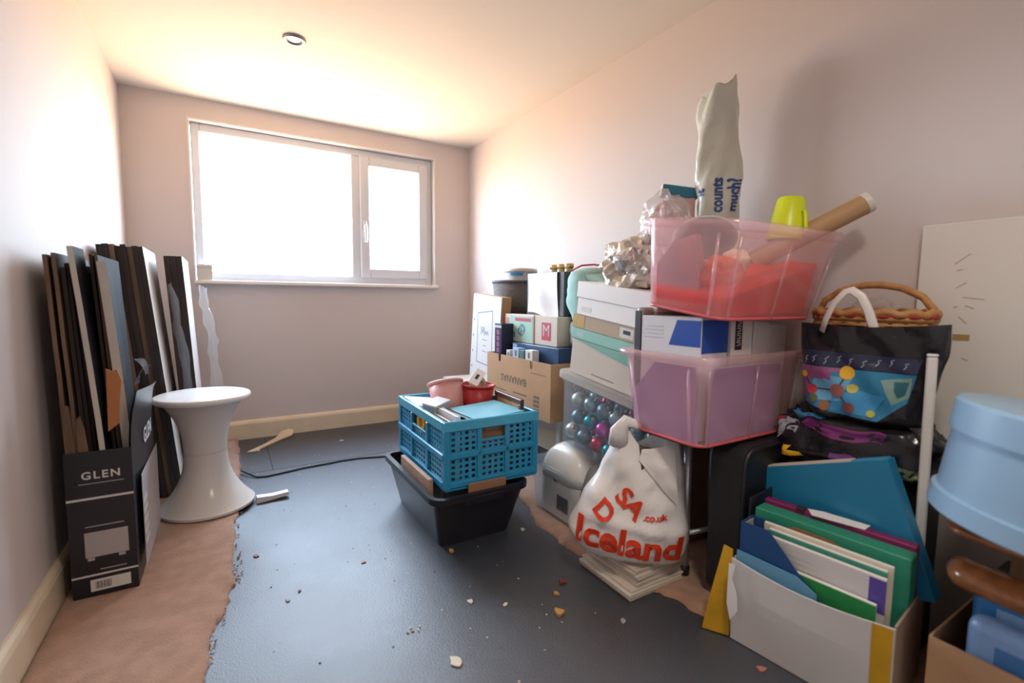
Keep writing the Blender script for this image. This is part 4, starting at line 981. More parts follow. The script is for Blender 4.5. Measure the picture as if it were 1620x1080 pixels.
cu = inc(thing('lime_cup', 'lime green plastic beaker upside down on top of the upper pink crate', 'cup'), UC, UR, 0.128, -0.045, 0.200, (-0.12, 0.06, 0))
obj('body', lat([(0.046, 0.0), (0.050, 0.001), (0.050, 0.006), (0.033, 0.108), (0.029, 0.113), (0.0, 0.113)], 40), lime, cu, smooth=True)
obj('handle', tb([(-0.012, -0.046, 0.012), (-0.012, -0.056, 0.02), (-0.009, -0.046, 0.07), (-0.008, -0.040, 0.074)], 0.006, 10, flat=0.8), lime, cu, smooth=True)
tu = thing('cardboard_tube', 'brown cardboard postal tube poking out of the upper pink crate', 'tube', (1.640, 0.790, 0.915))
d_ = Vector((0.165, -0.200, 0.145)); Lt = d_.length
tu.rotation_euler = d_.to_track_quat('Z', 'Y').to_euler()
obj('wall', lat([(0.0225, 0), (0.0255, 0), (0.0255, Lt), (0.0225, Lt), (0.0225, 0)], 36), mat('tube_card', (0.42, 0.26, 0.13), 0.6, var=0.08), tu)
obj('end_ring', lat([(0.0218, Lt-0.012), (0.0262, Lt-0.012), (0.0264, Lt+0.002), (0.0218, Lt+0.002), (0.0218, Lt-0.012)], 36), mat('tube_cap', (0.62, 0.60, 0.55), 0.4), tu)

# ---- rolled carrier bag standing tall against the wall
bagw = mat('bag_pale', (0.66, 0.66, 0.58), 0.3, bump=1.0, bscale=28, col2=(0.56, 0.60, 0.55), vscale=9)
rbag = thing('rolled_bag', 'tall pale rolled carrier bag leaning on the wall behind the pink crate', 'bag', (1.788, 1.022, 0.862), (0.035, 0.0, -0.75)); rbag.scale = (0.95, 0.95, 0.935)
def tall_surf(a, z):
    f = z/0.685
    w = 0.056+0.012*math.sin(f*3.0)+0.003*math.sin(z*23)
    r = w*(1+0.09*math.sin(a*3+z*9)+0.06*math.sin(a*5-z*21)+0.10*fract((math.cos(a), math.sin(a), z*7), 1.6))
    zz = z
    if f > 0.80:      # crumpled, slanting mouth at the top
        k = (f-0.80)/0.20
        zz = z-k*0.055*(1-math.cos(a))*0.5-k*0.012*math.sin(a*4)
        r *= 1-0.10*k
    return Vector((r*math.cos(a)+0.006*math.sin(z*6), r*math.sin(a)*0.70, zz))
bm = bmesh.new()
loft(bm, [[tall_surf(2*PI*k/40, 0.685*i/60) for k in range(40)] for i in range(61)], True, True)
rbody = obj('body', bm, bagw, rbag, smooth=True)
def wrap_text(name, s, size, m, parent, fn, spacing=1.0, cuts=1, sx=1.0, bold=0.03):
    me = text_mesh(s, size, spacing, 0.0, bold)
    bm = bmesh.new(); bm.from_mesh(me); bpy.data.meshes.remove(me)
    if cuts: bmesh.ops.subdivide_edges(bm, edges=[e for e in bm.edges if e.calc_length() > size*0.12], cuts=cuts)
    for v in bm.verts: v.co = fn(v.co.x*sx, v.co.y)
    return obj(name, bm, m, parent)
navy = mat('navy_print', (0.02, 0.07, 0.30), 0.4)
def on_tall(a0, z0):
    def f(x, y):       # text runs up the bag
        p = tall_surf(a0-y/0.055, z0+x); c = tall_surf(a0-y/0.055+PI, z0+x); n = (p-c).normalized()
        return p+n*0.003
    return f
wrap_text('lettering', 'counts', 0.042, navy, rbody, on_tall(-PI/2-0.12, 0.300))
wrap_text('lettering', 'much?', 0.042, navy, rbody, on_tall(-PI/2+0.62, 0.300))
wrap_text('lettering', 'it', 0.042, navy, rbody, on_tall(-PI/2-0.90, 0.310))
# pink gift box, blue box and clear bag beside it
tag(obj('pink_gift_box', bx(-0.045, 0.045, -0.04, 0.04, 0, 0.285, 0.003), mat('dusty_pink', (0.62, 0.38, 0.38), 0.5), None, (1.740, 1.125, 0.8605), (0, 0, -0.72)), 'dusty pink gift box standing beside the tall rolled bag', 'box')
sb_ = thing('blue_glitter_box', 'small glittery teal-blue box lying on the pink gift box', 'box', (1.740, 1.122, 1.153), (0, 0.16, -0.72))
obj('body', bx(-0.062, 0.052, -0.028, 0.028, 0, 0.034, 0.002), mat('glitter_blue', (0.02, 0.19, 0.30), 0.4, bump=0.8, bscale=220), sb_)
obj('end_cap', bx(-0.066, -0.0625, -0.029, 0.029, -0.001, 0.035, 0.001), print_white, sb_)
film_bag = clear_mat('cellophane', (0.95, 0.95, 0.95), (0.80, 0.76, 0.74), 0.30, 0.10, 0.7, bump=0.9, bscale=40)
crumple('cellophane_bag', 'crinkled clear cellophane bag of gift wrap behind the upper pink crate', 'bag', (1.610, 1.070, 1.045), (0.060, 0.080, 0.105), film_bag, 9.3, 0.25)
crumple('gift_wrap', 'grey and pink crumpled gift wrap inside the cellophane bag', 'gift wrap', (1.61, 1.068, 1.035), (0.040, 0.06, 0.075), mat('wrap_grey', (0.55, 0.48, 0.46), 0.4, 0.2, bump=0.9, bscale=35, col2=(0.50, 0.12, 0.20), vscale=13), 3.3, 0.25)

# ---- stack of cream tiles with the supermarket bag on top
tile_m = [mat('tile_cream_%d' % i, c, 0.35, var=0.06, vscale=7) for i, c in enumerate(((0.62, 0.55, 0.47), (0.56, 0.47, 0.38), (0.66, 0.60, 0.53)))]
ZT = 0.0
for i in range(11):
    low = i < 4
    cx_, cy_ = (1.418, 0.982) if low else (1.448, 0.990)
    if i == 3: cx_, cy_ = 1.428, 0.986
    lab = ('bottom tile of the cream stack under the supermarket bag' if i == 0 else 'top tile of the cream stack under the supermarket bag' if i == 10 else
           'cream tile, %s from the bottom, jutting out of the stack under the supermarket bag' % ('second', 'third', 'fourth')[i-1] if low else 'cream tile, %s from the top of the stack under the supermarket bag' % ('second', 'third', 'fourth', 'fifth', 'sixth', 'seventh')[9-i])
    o = obj('floor_tile', bx(-0.103, 0.103, -0.108, 0.108, 0, 0.0062, 0.0008), tile_m[i % 3], None, (cx_+random.uniform(-0.003, 0.003), cy_+random.uniform(-0.003, 0.003), ZT+0.0005), (0, 0, random.uniform(-0.025, 0.025)))
    tag(o, lab, 'tile', 'cream floor tiles in a stack'); ZT += 0.0066
plastic_w = mat('bag_white', (0.78, 0.76, 0.74), 0.30, bump=0.8, bscale=20)
rp_ = mat('bag_red', (0.72, 0.045, 0.010), 0.35)
ib = thing('supermarket_bag', 'full white supermarket carrier bag with red lettering on the tile stack', 'bag', (1.390, 0.972, ZT+0.001), (0, 0, -0.80))
def interp(tab, x):
    if x <= tab[0][0]: return tab[0][1:]
    for a, b in zip(tab, tab[1:]):
        if x <= b[0]:
            t = (x-a[0])/(b[0]-a[0]); t = t*t*(3-2*t)*0.5+t*0.5
            return tuple(p+(q-p)*t for p, q in zip(a[1:], b[1:]))
    return tab[-1][1:]
TAB = [(0.0, -0.12, 0.150, 0.10), (0.03, -0.155, 0.168, 0.145), (0.07, -0.172, 0.172, 0.165), (0.17, -0.130, 0.160, 0.150), (0.25, -0.082, 0.150, 0.115), (0.33, -0.050, 0.140, 0.075), (0.40, -0.03, 0.12, 0.05)]
def bag_point(c, side, z):
    """c in -1..1 across, side -1 front / +1 back"""
    L, R, D = interp(TAB, z)
    x = (L+R)/2+c*(R-L)/2
    y = side*D/2*max(0, 1-abs(c)**3)**0.6
    p = Vector((x, y, z))
    k = 0.012*fract(p+Vector((3, 1, 0)), 9)+0.006*math.sin(x*46+z*30)*min(1, z/0.2)+0.007*abs(fract(p+Vector((1, 4, 2)), 16))+0.010*math.exp(-((z-0.118+0.12*x)/0.012)**2)
    return p+Vector((0, side*k if abs(c) < 0.98 else 0, 0.0))
def ztop(c, side):
    if side > 0: return 0.335+0.02*math.sin(c*3)
    pts = [(-1.0, 0.360), (-0.55, 0.372), (-0.2, 0.335), (0.0, 0.268), (0.25, 0.300), (0.6, 0.352), (1.0, 0.340)]
    for a, b in zip(pts, pts[1:]):
        if c <= b[0]: return a[1]+(b[1]-a[1])*(c-a[0])/(b[0]-a[0])
    return pts[-1][1]
bm = bmesh.new(); NC, NV = 30, 26; loops = []
for i in range(NV+1):
    v = i/NV; lp = []
    for k in range(NC): c = -1+2*k/NC; lp.append(bag_point(c, -1, v*ztop(c, -1)))
    for k in range(NC): c = 1-2*k/NC; lp.append(bag_point(c, 1, v*ztop(c, 1)))
    loops.append(lp)
loft(bm, loops, True, False)
ibody = obj('body', bm, plastic_w, ib, smooth=True)
def on_bag(cx, cz, ang):
    ca, sa = math.cos(ang), math.sin(ang)
    def f(x, y):
        X = cx+x*ca-y*sa; Z = cz+x*sa+y*ca
        L, R, D = interp(TAB, max(0.002, Z)); c = max(-0.97, min(0.97, (X-(L+R)/2)/((R-L)/2)))
        p = bag_point(c, -1, max(0.002, Z)); return p+Vector((0, -0.0045, 0))
    return f
wrap_text('brand_lettering', 'Iceland', 0.108, rp_, ibody, on_bag(0.005, 0.068, -0.10), 0.98, 2)
wrap_text('slogan_lettering', 'SA', 0.072, rp_, ibody, on_bag(0.008, 0.178, -0.72), 0.95, 1)
wrap_text('slogan_lettering', 'D', 0.072, rp_, ibody, on_bag(-0.062, 0.150, -0.72), 0.95, 1)
wrap_text('web_lettering', '.co.uk', 0.026, rp_, ibody, on_bag(0.075, 0.150, 0.06), 1.0, 1)
# gathered handle arching over the mouth, and the folded flap at the right
bm = bmesh.new()
hp_ = [(-0.030, -0.030, 0.330), (-0.028, -0.036, 0.372), (-0.010, -0.030, 0.398), (0.02, -0.02, 0.388), (0.06, 0.0, 0.378), (0.10, 0.012, 0.368), (0.125, 0.015, 0.345)]
tube(bm, hp_, [0.030, 0.026, 0.020, 0.012, 0.010, 0.010, 0.012], 12, flat=0.55)
for v in bm.verts: v.co += Vector((1, 1, 1))*0.004*fract(v.co, 40)
obj('handle', bm, plastic_w, ib, smooth=True)
bm = bmesh.new(); rows = []
for i in range(13):
    v = i/12; row = []
    for j in range(9):
        u = j/8
        x = 0.035+0.085*u+(0.0 if u > 0.4 else -0.0)+0.02*v*(u-0.3); z = 0.345-0.02*(1-u)-(0.03+0.135*u)*v
        z = z-0.05*(1-u)*(1-v)*0
        L, R, D = interp(TAB, z); c = max(-0.95, min(0.95, (x-(L+R)/2)/((R-L)/2)))
        p = bag_point(c, -1, z); row.append(bm.verts.new(p+Vector((0, -0.006-0.010*math.sin(PI*v)*u, 0))))
    rows.append(row)
for a, b in zip(rows, rows[1:]):
    for j in range(8): bm.faces.new((a[j], a[j+1], b[j+1], b[j]))
obj('folded_flap', bm, plastic_w, ib, smooth=True)
tag(obj('brown_packet', bx(-0.05, 0.05, -0.022, 0.022, 0, 0.30, 0.004), mat('packet_brown', (0.20, 0.15, 0.11), 0.6), None, (1.410, 0.992, ZT+0.012), (0, 0.25, -0.80)), 'brown packet poking up inside the white supermarket bag', 'packet')

# ---- black patterned bags and the wicker basket
bag_black = mat('bag_black', (0.013, 0.012, 0.016), 0.22, bump=1.0, bscale=26)
tag(obj('black_chest', bx(1.690, 1.790, 0.395, 0.690, CZ, 0.392, 0.006, 2), mat('chest_black', (0.016, 0.016, 0.018), 0.5)), 'black box on the floor under the black plastic bags', 'box')
lowb = thing('patterned_bag', 'crumpled black bag with coloured print lying below the black carrier bag', 'bag', (1.735, 0.545, 0.394))
def low_surf(a, b):
    d = Vector((math.cos(b)*math.cos(a), math.cos(b)*math.sin(a), math.sin(b)))
    k = 1+0.16*fract(d+Vector((2, 5, 1)), 2.0)+0.10*fract(d+Vector((7, 1, 1)), 5.0)
    e = 0.6
    sg = lambda t: math.copysign(abs(t)**e, t)
    return Vector((sg(d.x)*0.083*k, sg(d.y)*0.165*k, max(0.0, 0.072+sg(d.z)*0.076*k)))
bm = bmesh.new(); loops = [[low_surf(2*PI*k/48, -PI/2+0.04+(PI-0.08)*i/24) for k in range(48)] for i in range(25)]
loft(bm, loops, True, True); lbody = obj('body', bm, bag_black, lowb, smooth=True)
def low_patch(name, col, a0, a1, b0, b1, edge=0.0):
    bm = bmesh.new(); rows = []; N = 10
    for i in range(N+1):
        row = []
        for j in range(N+1):
            u, v = i/N, j/N
            a = a0+(a1-a0)*u; b = b0+(b1-b0)*v+edge*math.sin(u*9)
            p = low_surf(a, b); n = (p-Vector((0, 0, 0.072))).normalized(); row.append(bm.verts.new(p+n*0.0018))
        rows.append(row)
    for r_, s_ in zip(rows, rows[1:]):
        for j in range(N): bm.faces.new((r_[j], r_[j+1], s_[j+1], s_[j]))
    obj(name, bm, mat('lowprint_'+name+str(len(MATS)), col, 0.3, bump=0.3, bscale=25), lbody, smooth=True)
low_patch('pale_print', (0.34, 0.36, 0.42), PI-1.15, PI-0.5, 0.0, 0.42, 0.06)
low_patch('blue_print', (0.04, 0.22, 0.42), PI-1.1, PI-0.15, 0.55, 0.80, 0.07)
low_patch('purple_print', (0.20, 0.03, 0.17), PI-0.42, PI+0.35, 0.15, 0.48, 0.08)
low_patch('violet_print', (0.14, 0.05, 0.22), PI-0.05, PI+0.12, -0.25, -0.05)
low_patch('green_print', (0.10, 0.14, 0.07), PI+0.5, PI+0.85, -0.3, -0.06)
low_patch('yellow_print', (0.75, 0.42, 0.01), PI-0.62, PI-0.42, -0.48, -0.14)
low_patch('red_print', (0.30, 0.03, 0.07), PI-1.25, PI-1.17, 0.05, 0.35)

cb = thing('black_carrier_bag', 'black carrier bag with white handles and a colourful molecule print', 'bag', (1.700, 0.530, 0.535), (0, -0.03, -PI/2+0.05))
def cb_point(c, side, z):
    w = 0.118+0.030*min(1, z/0.16); D = 0.075-0.10*max(0, z-0.08)
    x = c*w+0.010*(z/0.22)
    p = Vector((x, side*D/2*max(0, 1-abs(c)**3)**0.6, z))
    k = 0.010*fract(p+Vector((5, 2, 0)), 12)+0.004*math.sin(x*70+z*55)
    return p+Vector((0, side*k, 0.008*c*c if z > 0.2 else 0))
bm = bmesh.new(); loops = []
for i in range(23):
    z = 0.218*i/22
    loops.append([cb_point(-1+2*k/30, -1, z) for k in range(30)]+[cb_point(1-2*k/30, 1, z) for k in range(30)])
loft(bm, loops, True, False); cbody = obj('body', bm, bag_black, cb, smooth=True)
def cb_front(x, z, off):
    w = 0.118+0.030*min(1, z/0.16); c = max(-0.97, min(0.97, (x-0.010*(z/0.22))/w))
    return cb_point(c, -1, z)+Vector((0, -off, 0))
def cb_poly(name, pts, col, off, N=None, parent=None):
    """flat print on the bag front, subdivided to follow the folds"""
    bm = bmesh.new(); f = bm.faces.new([bm.verts.new((a, b, 0)) for a, b in pts])
    bmesh.ops.triangulate(bm, faces=bm.faces)
    for _ in range(4):
        es = [e for e in bm.edges if e.calc_length() > 0.018]
        if not es: break
        bmesh.ops.subdivide_edges(bm, edges=es, cuts=1); bmesh.ops.triangulate(bm, faces=bm.faces)
    for v in bm.verts: v.co = cb_front(v.co.x, v.co.y, off)
    return obj(name, bm, mat('cbp_%s_%.2f_%.2f_%.2f' % ((name,)+col), col, 0.3), parent or cbody, smooth=True)
def disc(cx, cz, r, n=18): return [(cx+r*math.cos(2*PI*i/n), cz+r*math.sin(2*PI*i/n)) for i in range(n)]
cb_poly('navy_band', [(-0.128, 0.122), (0.112, 0.118), (0.118, 0.150), (-0.130, 0.160)], (0.02, 0.025, 0.065), 0.0015)
pic = cb_poly('picture_ground', [(-0.125, 0.030), (-0.05, 0.012), (0.045, 0.004), (0.095, 0.052), (0.112, 0.116), (-0.130, 0.121)], (0.03, 0.22, 0.42), 0.0015)
cb_poly('pink_print', [(-0.129, 0.045), (-0.105, 0.040), (-0.100, 0.085), (-0.06, 0.105), (0.0, 0.118), (-0.129, 0.120)], (0.32, 0.10, 0.24), 0.0022, parent=pic)
cb_poly('pale_blue_print', [(-0.098, 0.035), (-0.03, 0.040), (-0.005, 0.098), (-0.06, 0.100), (-0.095, 0.085)], (0.14, 0.40, 0.62), 0.0026, parent=pic)
cb_poly('pale_blue_print', [(-0.05, 0.018), (0.03, 0.012), (0.06, 0.062), (0.0, 0.070), (-0.045, 0.055)], (0.05, 0.30, 0.60), 0.0026, parent=pic)
cb_poly('mint_print', [(0.050, 0.100), (0.105, 0.110), (0.098, 0.065), (0.070, 0.045), (0.058, 0.075)], (0.22, 0.36, 0.32), 0.0024, parent=pic)
cb_poly('dark_teal_print', [(0.072, 0.098), (0.100, 0.100), (0.092, 0.070), (0.080, 0.062), (0.074, 0.078)], (0.02, 0.13, 0.17), 0.003, parent=pic)
cb_poly('magenta_print', [(-0.085, 0.088), (-0.05, 0.090), (-0.048, 0.108), (-0.082, 0.108)], (0.33, 0.08, 0.26), 0.003, parent=pic)
def bond(a, b, w=0.0035):
    a, b = Vector(a), Vector(b); d = (b-a).normalized(); n = Vector((-d.y, d.x))*w/2
    cb_poly('bond_print', [tuple(q) for q in (a-n, b-n, b+n, a+n)], (0.06, 0.05, 0.07), 0.0034, parent=pic)
bond((-0.118, 0.098), (-0.094, 0.062)); bond((-0.094, 0.064), (-0.034, 0.066)); bond((-0.034, 0.066), (-0.016, 0.108)); bond((-0.034, 0.066), (-0.010, 0.030))
for (x_, z_, r_, c_) in ((-0.116, 0.098, 0.0085, (0.75, 0.42, 0.02)), (-0.094, 0.062, 0.012, (0.42, 0.04, 0.05)), (-0.034, 0.066, 0.016, (0.34, 0.14, 0.12)), (-0.016, 0.110, 0.016, (0.78, 0.45, 0.03)), (-0.004, 0.074, 0.011, (0.55, 0.52, 0.14)), (-0.010, 0.028, 0.013, (0.26, 0.10, 0.10)), (-0.062, 0.026, 0.012, (0.28, 0.12, 0.05)), (0.032, 0.020, 0.008, (0.45, 0.48, 0.10)), (-0.088, 0.040, 0.010, (0.12, 0.15, 0.05))):
    cb_poly('atom_print', disc(x_, z_, r_), c_, 0.0042, parent=pic)
random.seed(21)
for k in range(9):       # white squiggles of lettering on the navy band
    x_ = -0.118+k*0.026; z_ = 0.138+random.uniform(-0.004, 0.004)
    bm = bmesh.new()
    pts = [(x_, z_-0.009), (x_+0.005, z_-0.002), (x_+0.002, z_+0.003), (x_+0.009, z_+random.uniform(0.004, 0.011))]
    tube(bm, [cb_front(a, b, 0.0025) for a, b in pts], 0.0011, 5); obj('squiggle_print', bm, mat('squiggle', (0.35, 0.45, 0.52), 0.4), cbody)
hw_ = mat('handle_white', (0.66, 0.64, 0.62), 0.4)
bm = bmesh.new()
hpts = [(-0.078, -0.028, 0.205), (-0.068, -0.034, 0.235), (-0.05, -0.036, 0.275), (-0.028, -0.034, 0.300), (-0.015, -0.033, 0.303), (0.004, -0.032, 0.288), (0.018, -0.030, 0.255), (0.030, -0.026, 0.212), (0.033, -0.024, 0.200)]
tube(bm, hpts, 0.0026, 8, flat=3.8); obj('handle', bm, hw_, cb, smooth=True)
# wicker basket behind the bag
wick = mat('wicker', (0.36, 0.16, 0.05), 0.6, bump=0.4, bscale=90, col2=(0.48, 0.25, 0.09), vscale=40)
wk = thing('wicker_basket', 'oval brown wicker basket with a hoop handle and red band behind the black bag', 'basket', (1.803, 0.565, 0.535), (0, 0, PI/2))
def oval(r, z, n=40, ax=0.125, ay=0.062): return [(ax*r*math.cos(2*PI*i/n), ay*r*math.sin(2*PI*i/n), z) for i in range(n)]
for i in range(15):
    z = 0.008+i*0.0162; r = 0.86+0.14*(i/14)
    n = 48
    pts = [((0.125*r+0.003*math.cos(PI*(k+i)))*math.cos(2*PI*k/n), (0.062*r+0.003*math.cos(PI*(k+i)))*math.sin(2*PI*k/n), z) for k in range(n)]
    obj('wicker_strand', tb(pts, 0.0085, 6, True), wick, wk, smooth=True)
bm = bmesh.new(); L0 = oval(0.85, 0.004); bm.faces.new([bm.verts.new(p) for p in L0]); obj('base', bm, wick, wk)
rr = [(x, y, z+0.004*math.sin(i*1.4)) for i, (x, y, z) in enumerate(oval(1.02, 0.248, 60))]
obj('red_band', tb(oval(1.03, 0.242, 44), 0.0075, 8, True), mat('red_cord', (0.38, 0.035, 0.035), 0.7), wk, smooth=True)
obj('braided_rim', tb(rr, 0.010, 8, True), wick, wk, smooth=True)
hl = [(0.125*math.cos(PI*i/24), 0.006*math.sin(i*1.9), 0.240+0.078*math.sin(PI*i/24)) for i in range(25)]
obj('hoop_handle', tb(hl, 0.0085, 8), wick, wk, smooth=True)
crumple('tissue_paper', 'scrap of clear wrapping standing up in the wicker basket', 'wrapping', (1.803, 0.56, 0.785), (0.035, 0.05, 0.035), film_bag, 2.2, 0.4, sub=3)

# ---- white panel on the wall, its box, and the white pole
gbx = tag(obj('grey_chest', bx(1.800, 1.8755, -0.25, 0.515, CZ, 0.455, 0.003), mat('chest_grey', (0.33, 0.30, 0.28), 0.7)), 'low grey box against the right wall under the white panel', 'box')
pn = thing('leaning_whiteboard', 'large white panel with scuff marks leaning on the right wall', 'panel', (1.866, 0, 0.456), (0, 0.012, 0))
obj('sheet', bx(0, 0.014, -0.24, 0.500, 0, 0.540, 0.002), mat('panel_white', (0.70, 0.68, 0.65), 0.45, var=0.03, vscale=2), pn)
scuff = mat('scuff', (0.44, 0.36, 0.28), 0.7)
for (y_, z_, l_, a_) in ((0.42, 0.455, 0.035, 0.7), (0.423, 0.43, 0.012, 0.2), (0.418, 0.395, 0.022, 0.6), (0.395, 0.365, 0.038, -0.12), (0.40, 0.345, 0.018, -0.4), (0.425, 0.345, 0.008, 0.3), (0.41, 0.315, 0.022, -0.8), (0.40, 0.225, 0.012, -0.4)):
    m_ = Matrix.Translation((-0.0004, y_, z_)) @ Matrix.Rotation(-a_, 4, 'X')
    bm = bx(-0.0002, 0.0002, -l_/2, l_/2, -0.0012, 0.0012); bmesh.ops.transform(bm, matrix=m_, verts=bm.verts); obj('scuff_mark', bm, scuff, pn)
obj('glue_patch', bx(-0.0008, -0.0001, 0.395, 0.425, 0.268, 0.282), mat('glue_brown', (0.36, 0.25, 0.09), 0.5), pn)
wp = thing('white_pole', 'white square pole standing upright beside the blue hat box', 'pole', (1.668, 0.385, CZ), (-0.014, 0.0, 0.3))
obj('shaft', bx(-0.010, 0.010, -0.009, 0.009, 0, 0.684, 0.003), mat('pole_white', (0.66, 0.66, 0.64), 0.35), wp)
obj('end_cap', bx(-0.0106, 0.0106, -0.0096, 0.0096, 0.6845, 0.690, 0.002), mat('pole_white', (0.70, 0.69, 0.66), 0.35), wp)

# ---- white file carton with folders
fc = thing('file_carton', 'white carton of files with yellow tape at its corners on the floor', 'carton', (1.475, 0.505, 0.002), (0, 0, 0.12))
fw_m = mat('carton_white_print', (0.60, 0.58, 0.57), 0.55, bump=0.08, bscale=25)
ytape = mat('yellow_tape', (0.62, 0.34, 0.015), 0.35, var=0.25, vscale=12)
hl_, FH = 0.155, 0.205
bm = bmesh.new()      # bowed front panel facing the room
def front_x(v, z): return -0.030-0.012*math.sin(PI*(v+1)/2)*min(1, z/0.12)-0.012*(z/FH)
rows = [[bm.verts.new((front_x(-1+2*j/12, FH*i/8), -hl_+2*hl_*j/12, FH*i/8-(0.010*math.sin(PI*j/12) if i == 8 else 0))) for j in range(13)] for i in range(9)]
for a, b in zip(rows, rows[1:]):
    for j in range(12): bm.faces.new((a[j], a[j+1], b[j+1], b[j]))
r = bmesh.ops.extrude_face_region(bm, geom=list(bm.faces))
for v in r['geom']:
    if isinstance(v, bmesh.types.BMVert): v.co.x += 0.004
frp = obj('front_panel', bm, fw_m, fc, smooth=False)
brw = mat('carton_brown_side', (0.34, 0.24, 0.18), 0.75)
obj('near_panel', bx(-0.030, 0.170, -hl_, -hl_+0.004, 0, FH), brw, fc)
obj('far_panel', bx(-0.030, 0.170, hl_-0.004, hl_, 0, FH), fw_m, fc)
obj('back_panel', bx(0.166, 0.170, -hl_+0.004, hl_-0.004, 0, FH), brw, fc)
obj('base', bx(-0.026, 0.166, -hl_+0.004, hl_-0.004, 0.001, 0.005), brw, fc)
obj('yellow_strip', bx(-0.0605, -0.0588, -hl_+0.004, -hl_+0.038, 0.03, FH-0.006), ytape, fc)
for (i0, n_) in ((0, 8),):
    bm = bmesh.new(); rows = []
    for i in range(9):
        z = (FH-0.002)*i/8; row = []
        for j in range(4):
            y = -hl_+0.002+0.032*j/3; v = y/hl_
            row.append(bm.verts.new((front_x(v, z)-0.0012, y, z)))
        rows.append(row)
    for a, b in zip(rows, rows[1:]):
        for j in range(3): bm.faces.new((a[j], a[j+1], b[j+1], b[j]))
    for o_ in list(fc.children):
        if o_.name.startswith('yellow_strip'): bpy.data.objects.remove(o_)
    obj('yellow_strip', bm, ytape, fc)
# splayed far flap covered with torn yellow tape
bm = bmesh.new(); rows = []
for i in range(9):
    t_ = i/8; row = []
    for j in range(6):
        u = j/5
        row.append(bm.verts.new((-0.030-0.020*u*(1-t_)-0.006*math.sin(3*t_+u), hl_+0.004+0.055*u*(1-0.55*t_), 0.002+(FH+0.012)*t_)))
    rows.append(row)
for a, b in zip(rows, rows[1:]):
    for j in range(5): bm.faces.new((a[j], a[j+1], b[j+1], b[j]))
r = bmesh.ops.extrude_face_region(bm, geom=list(bm.faces))
for v in r['geom']:
    if isinstance(v, bmesh.types.BMVert): v.co.x += 0.003
obj('taped_flap', bm, ytape, fc)
bm = prism([(0.130, 0.09), (0.146, 0.06), (0.156, 0.10), (0.155, 0.195), (0.140, 0.199), (0.146, 0.16), (0.134, 0.13)], -0.0545, -0.0530, 'x')
obj('torn_paper', bm, mat('torn_white', (0.76, 0.75, 0.75), 0.6), fc)
# folders in the carton; placed in the carton's space
def inb(o, x, y, z, rot=(0, 0, 0)): return inc(o, (1.475, 0.505, 0.002), (0, 0, 0.12), x, y, z, rot)
def file_box(label, x, c, y0, y1, h, th, holes=True, name='ring_binder', rot=(0, 0, 0)):
    t_ = inb(thing(name, label, 'binder'), x, 0, 0.006, rot)
    obj('cover', bx(0, th, y0, y1, 0, h, 0.002), mat('cov_'+name+str(x), c, 0.4), t_)
    if holes:
        for y_ in (y0+(y1-y0)*0.30, y0+(y1-y0)*0.68): obj('rivet', lat([(0, 0.0), (0.003, 0.0), (0.002, 0.001), (0, 0.001)], 12), mat('rivet', (0.4, 0.38, 0.35), 0.3, 0.8), t_, (th/2, y_, h+0.0002), smooth=True)
    return t_
inb(tag(obj('sky_folder', prism([(-0.02, 0), (0.150, 0), (0.150, 0.217), (0.02, 0.212), (-0.02, 0.19)], 0, 0.003, 'x'), mat('sky_folder', (0.12, 0.30, 0.46), 0.4)), 'pale blue card folder nearest the front of the white file carton', 'folder'), -0.029, 0, 0.006)
mg = inb(thing('magazine_file', 'navy blue magazine file holding booklets in the white file carton', 'magazine file'), -0.020, 0, 0.006)
nv = mat('navy_board', (0.012, 0.06, 0.19), 0.45); gi = mat('grey_inside', (0.42, 0.39, 0.35), 0.7)
prof = [(-0.05, 0.0), (0.148, 0.0), (0.148, 0.285), (0.085, 0.285), (0.02, 0.215), (-0.05, 0.15)]
obj('front_side', prism(prof, 0, 0.003, 'x'), nv, mg); obj('back_side', prism(prof, 0.052, 0.055, 'x'), nv, mg)
obj('spine', bx(0.003, 0.052, 0.145, 0.148, 0, 0.285), nv, mg)
obj('inner_lining', bx(0.004, 0.051, 0.1425, 0.1445, 0.01, 0.28), gi, mg)
for k, (x_, y0_, y1_, h_, c_, lab) in enumerate(((-0.0155, -0.118, 0.08, 0.211, (0.02, 0.22, 0.06), 'thick booklet with a green cover in the navy magazine file'), (0.000, -0.128, 0.10, 0.262, (0.58, 0.56, 0.57), 'white booklet with a purple corner in the navy magazine file'), (0.014, -0.125, 0.10, 0.272, (0.05, 0.26, 0.20), 'booklet with a dark green cover behind the white booklet'), (0.0245, -0.132, 0.115, 0.280, (0.62, 0.56, 0.46), 'cream booklet rearmost in the navy magazine file'))):
    t_ = inb(thing('booklet', lab, 'booklet', group='booklets in the magazine file'), x_, 0, 0.010)
    obj('cover', bx(0, 0.0012, y0_, y1_, 0, h_-0.002), mat('booklet_%d' % k, c_, 0.45), t_)
    obj('pages', bx(0.0013, 0.0085, y0_+0.001, y1_, 0, h_, 0.0005), mat('page_white', (0.74, 0.71, 0.66), 0.7), t_)
    if k == 1:
        obj('purple_corner', bx(-0.0006, -0.0001, y0_, y0_+0.028, 0.19, h_-0.004), mat('purple_cover', (0.09, 0.06, 0.30), 0.4), t_)
        for q in range(3): obj('print_line', bx(-0.0006, -0.0001, 0.0-0.01*q, 0.055, 0.235-0.012*q, 0.237-0.012*q), mat('pale_grey_print2', (0.48, 0.50, 0.55), 0.5), t_)
file_box('green box file with two rivets standing in the white file carton', 0.052, (0.03, 0.27, 0.17), -0.152, 0.150, 0.300, 0.045)
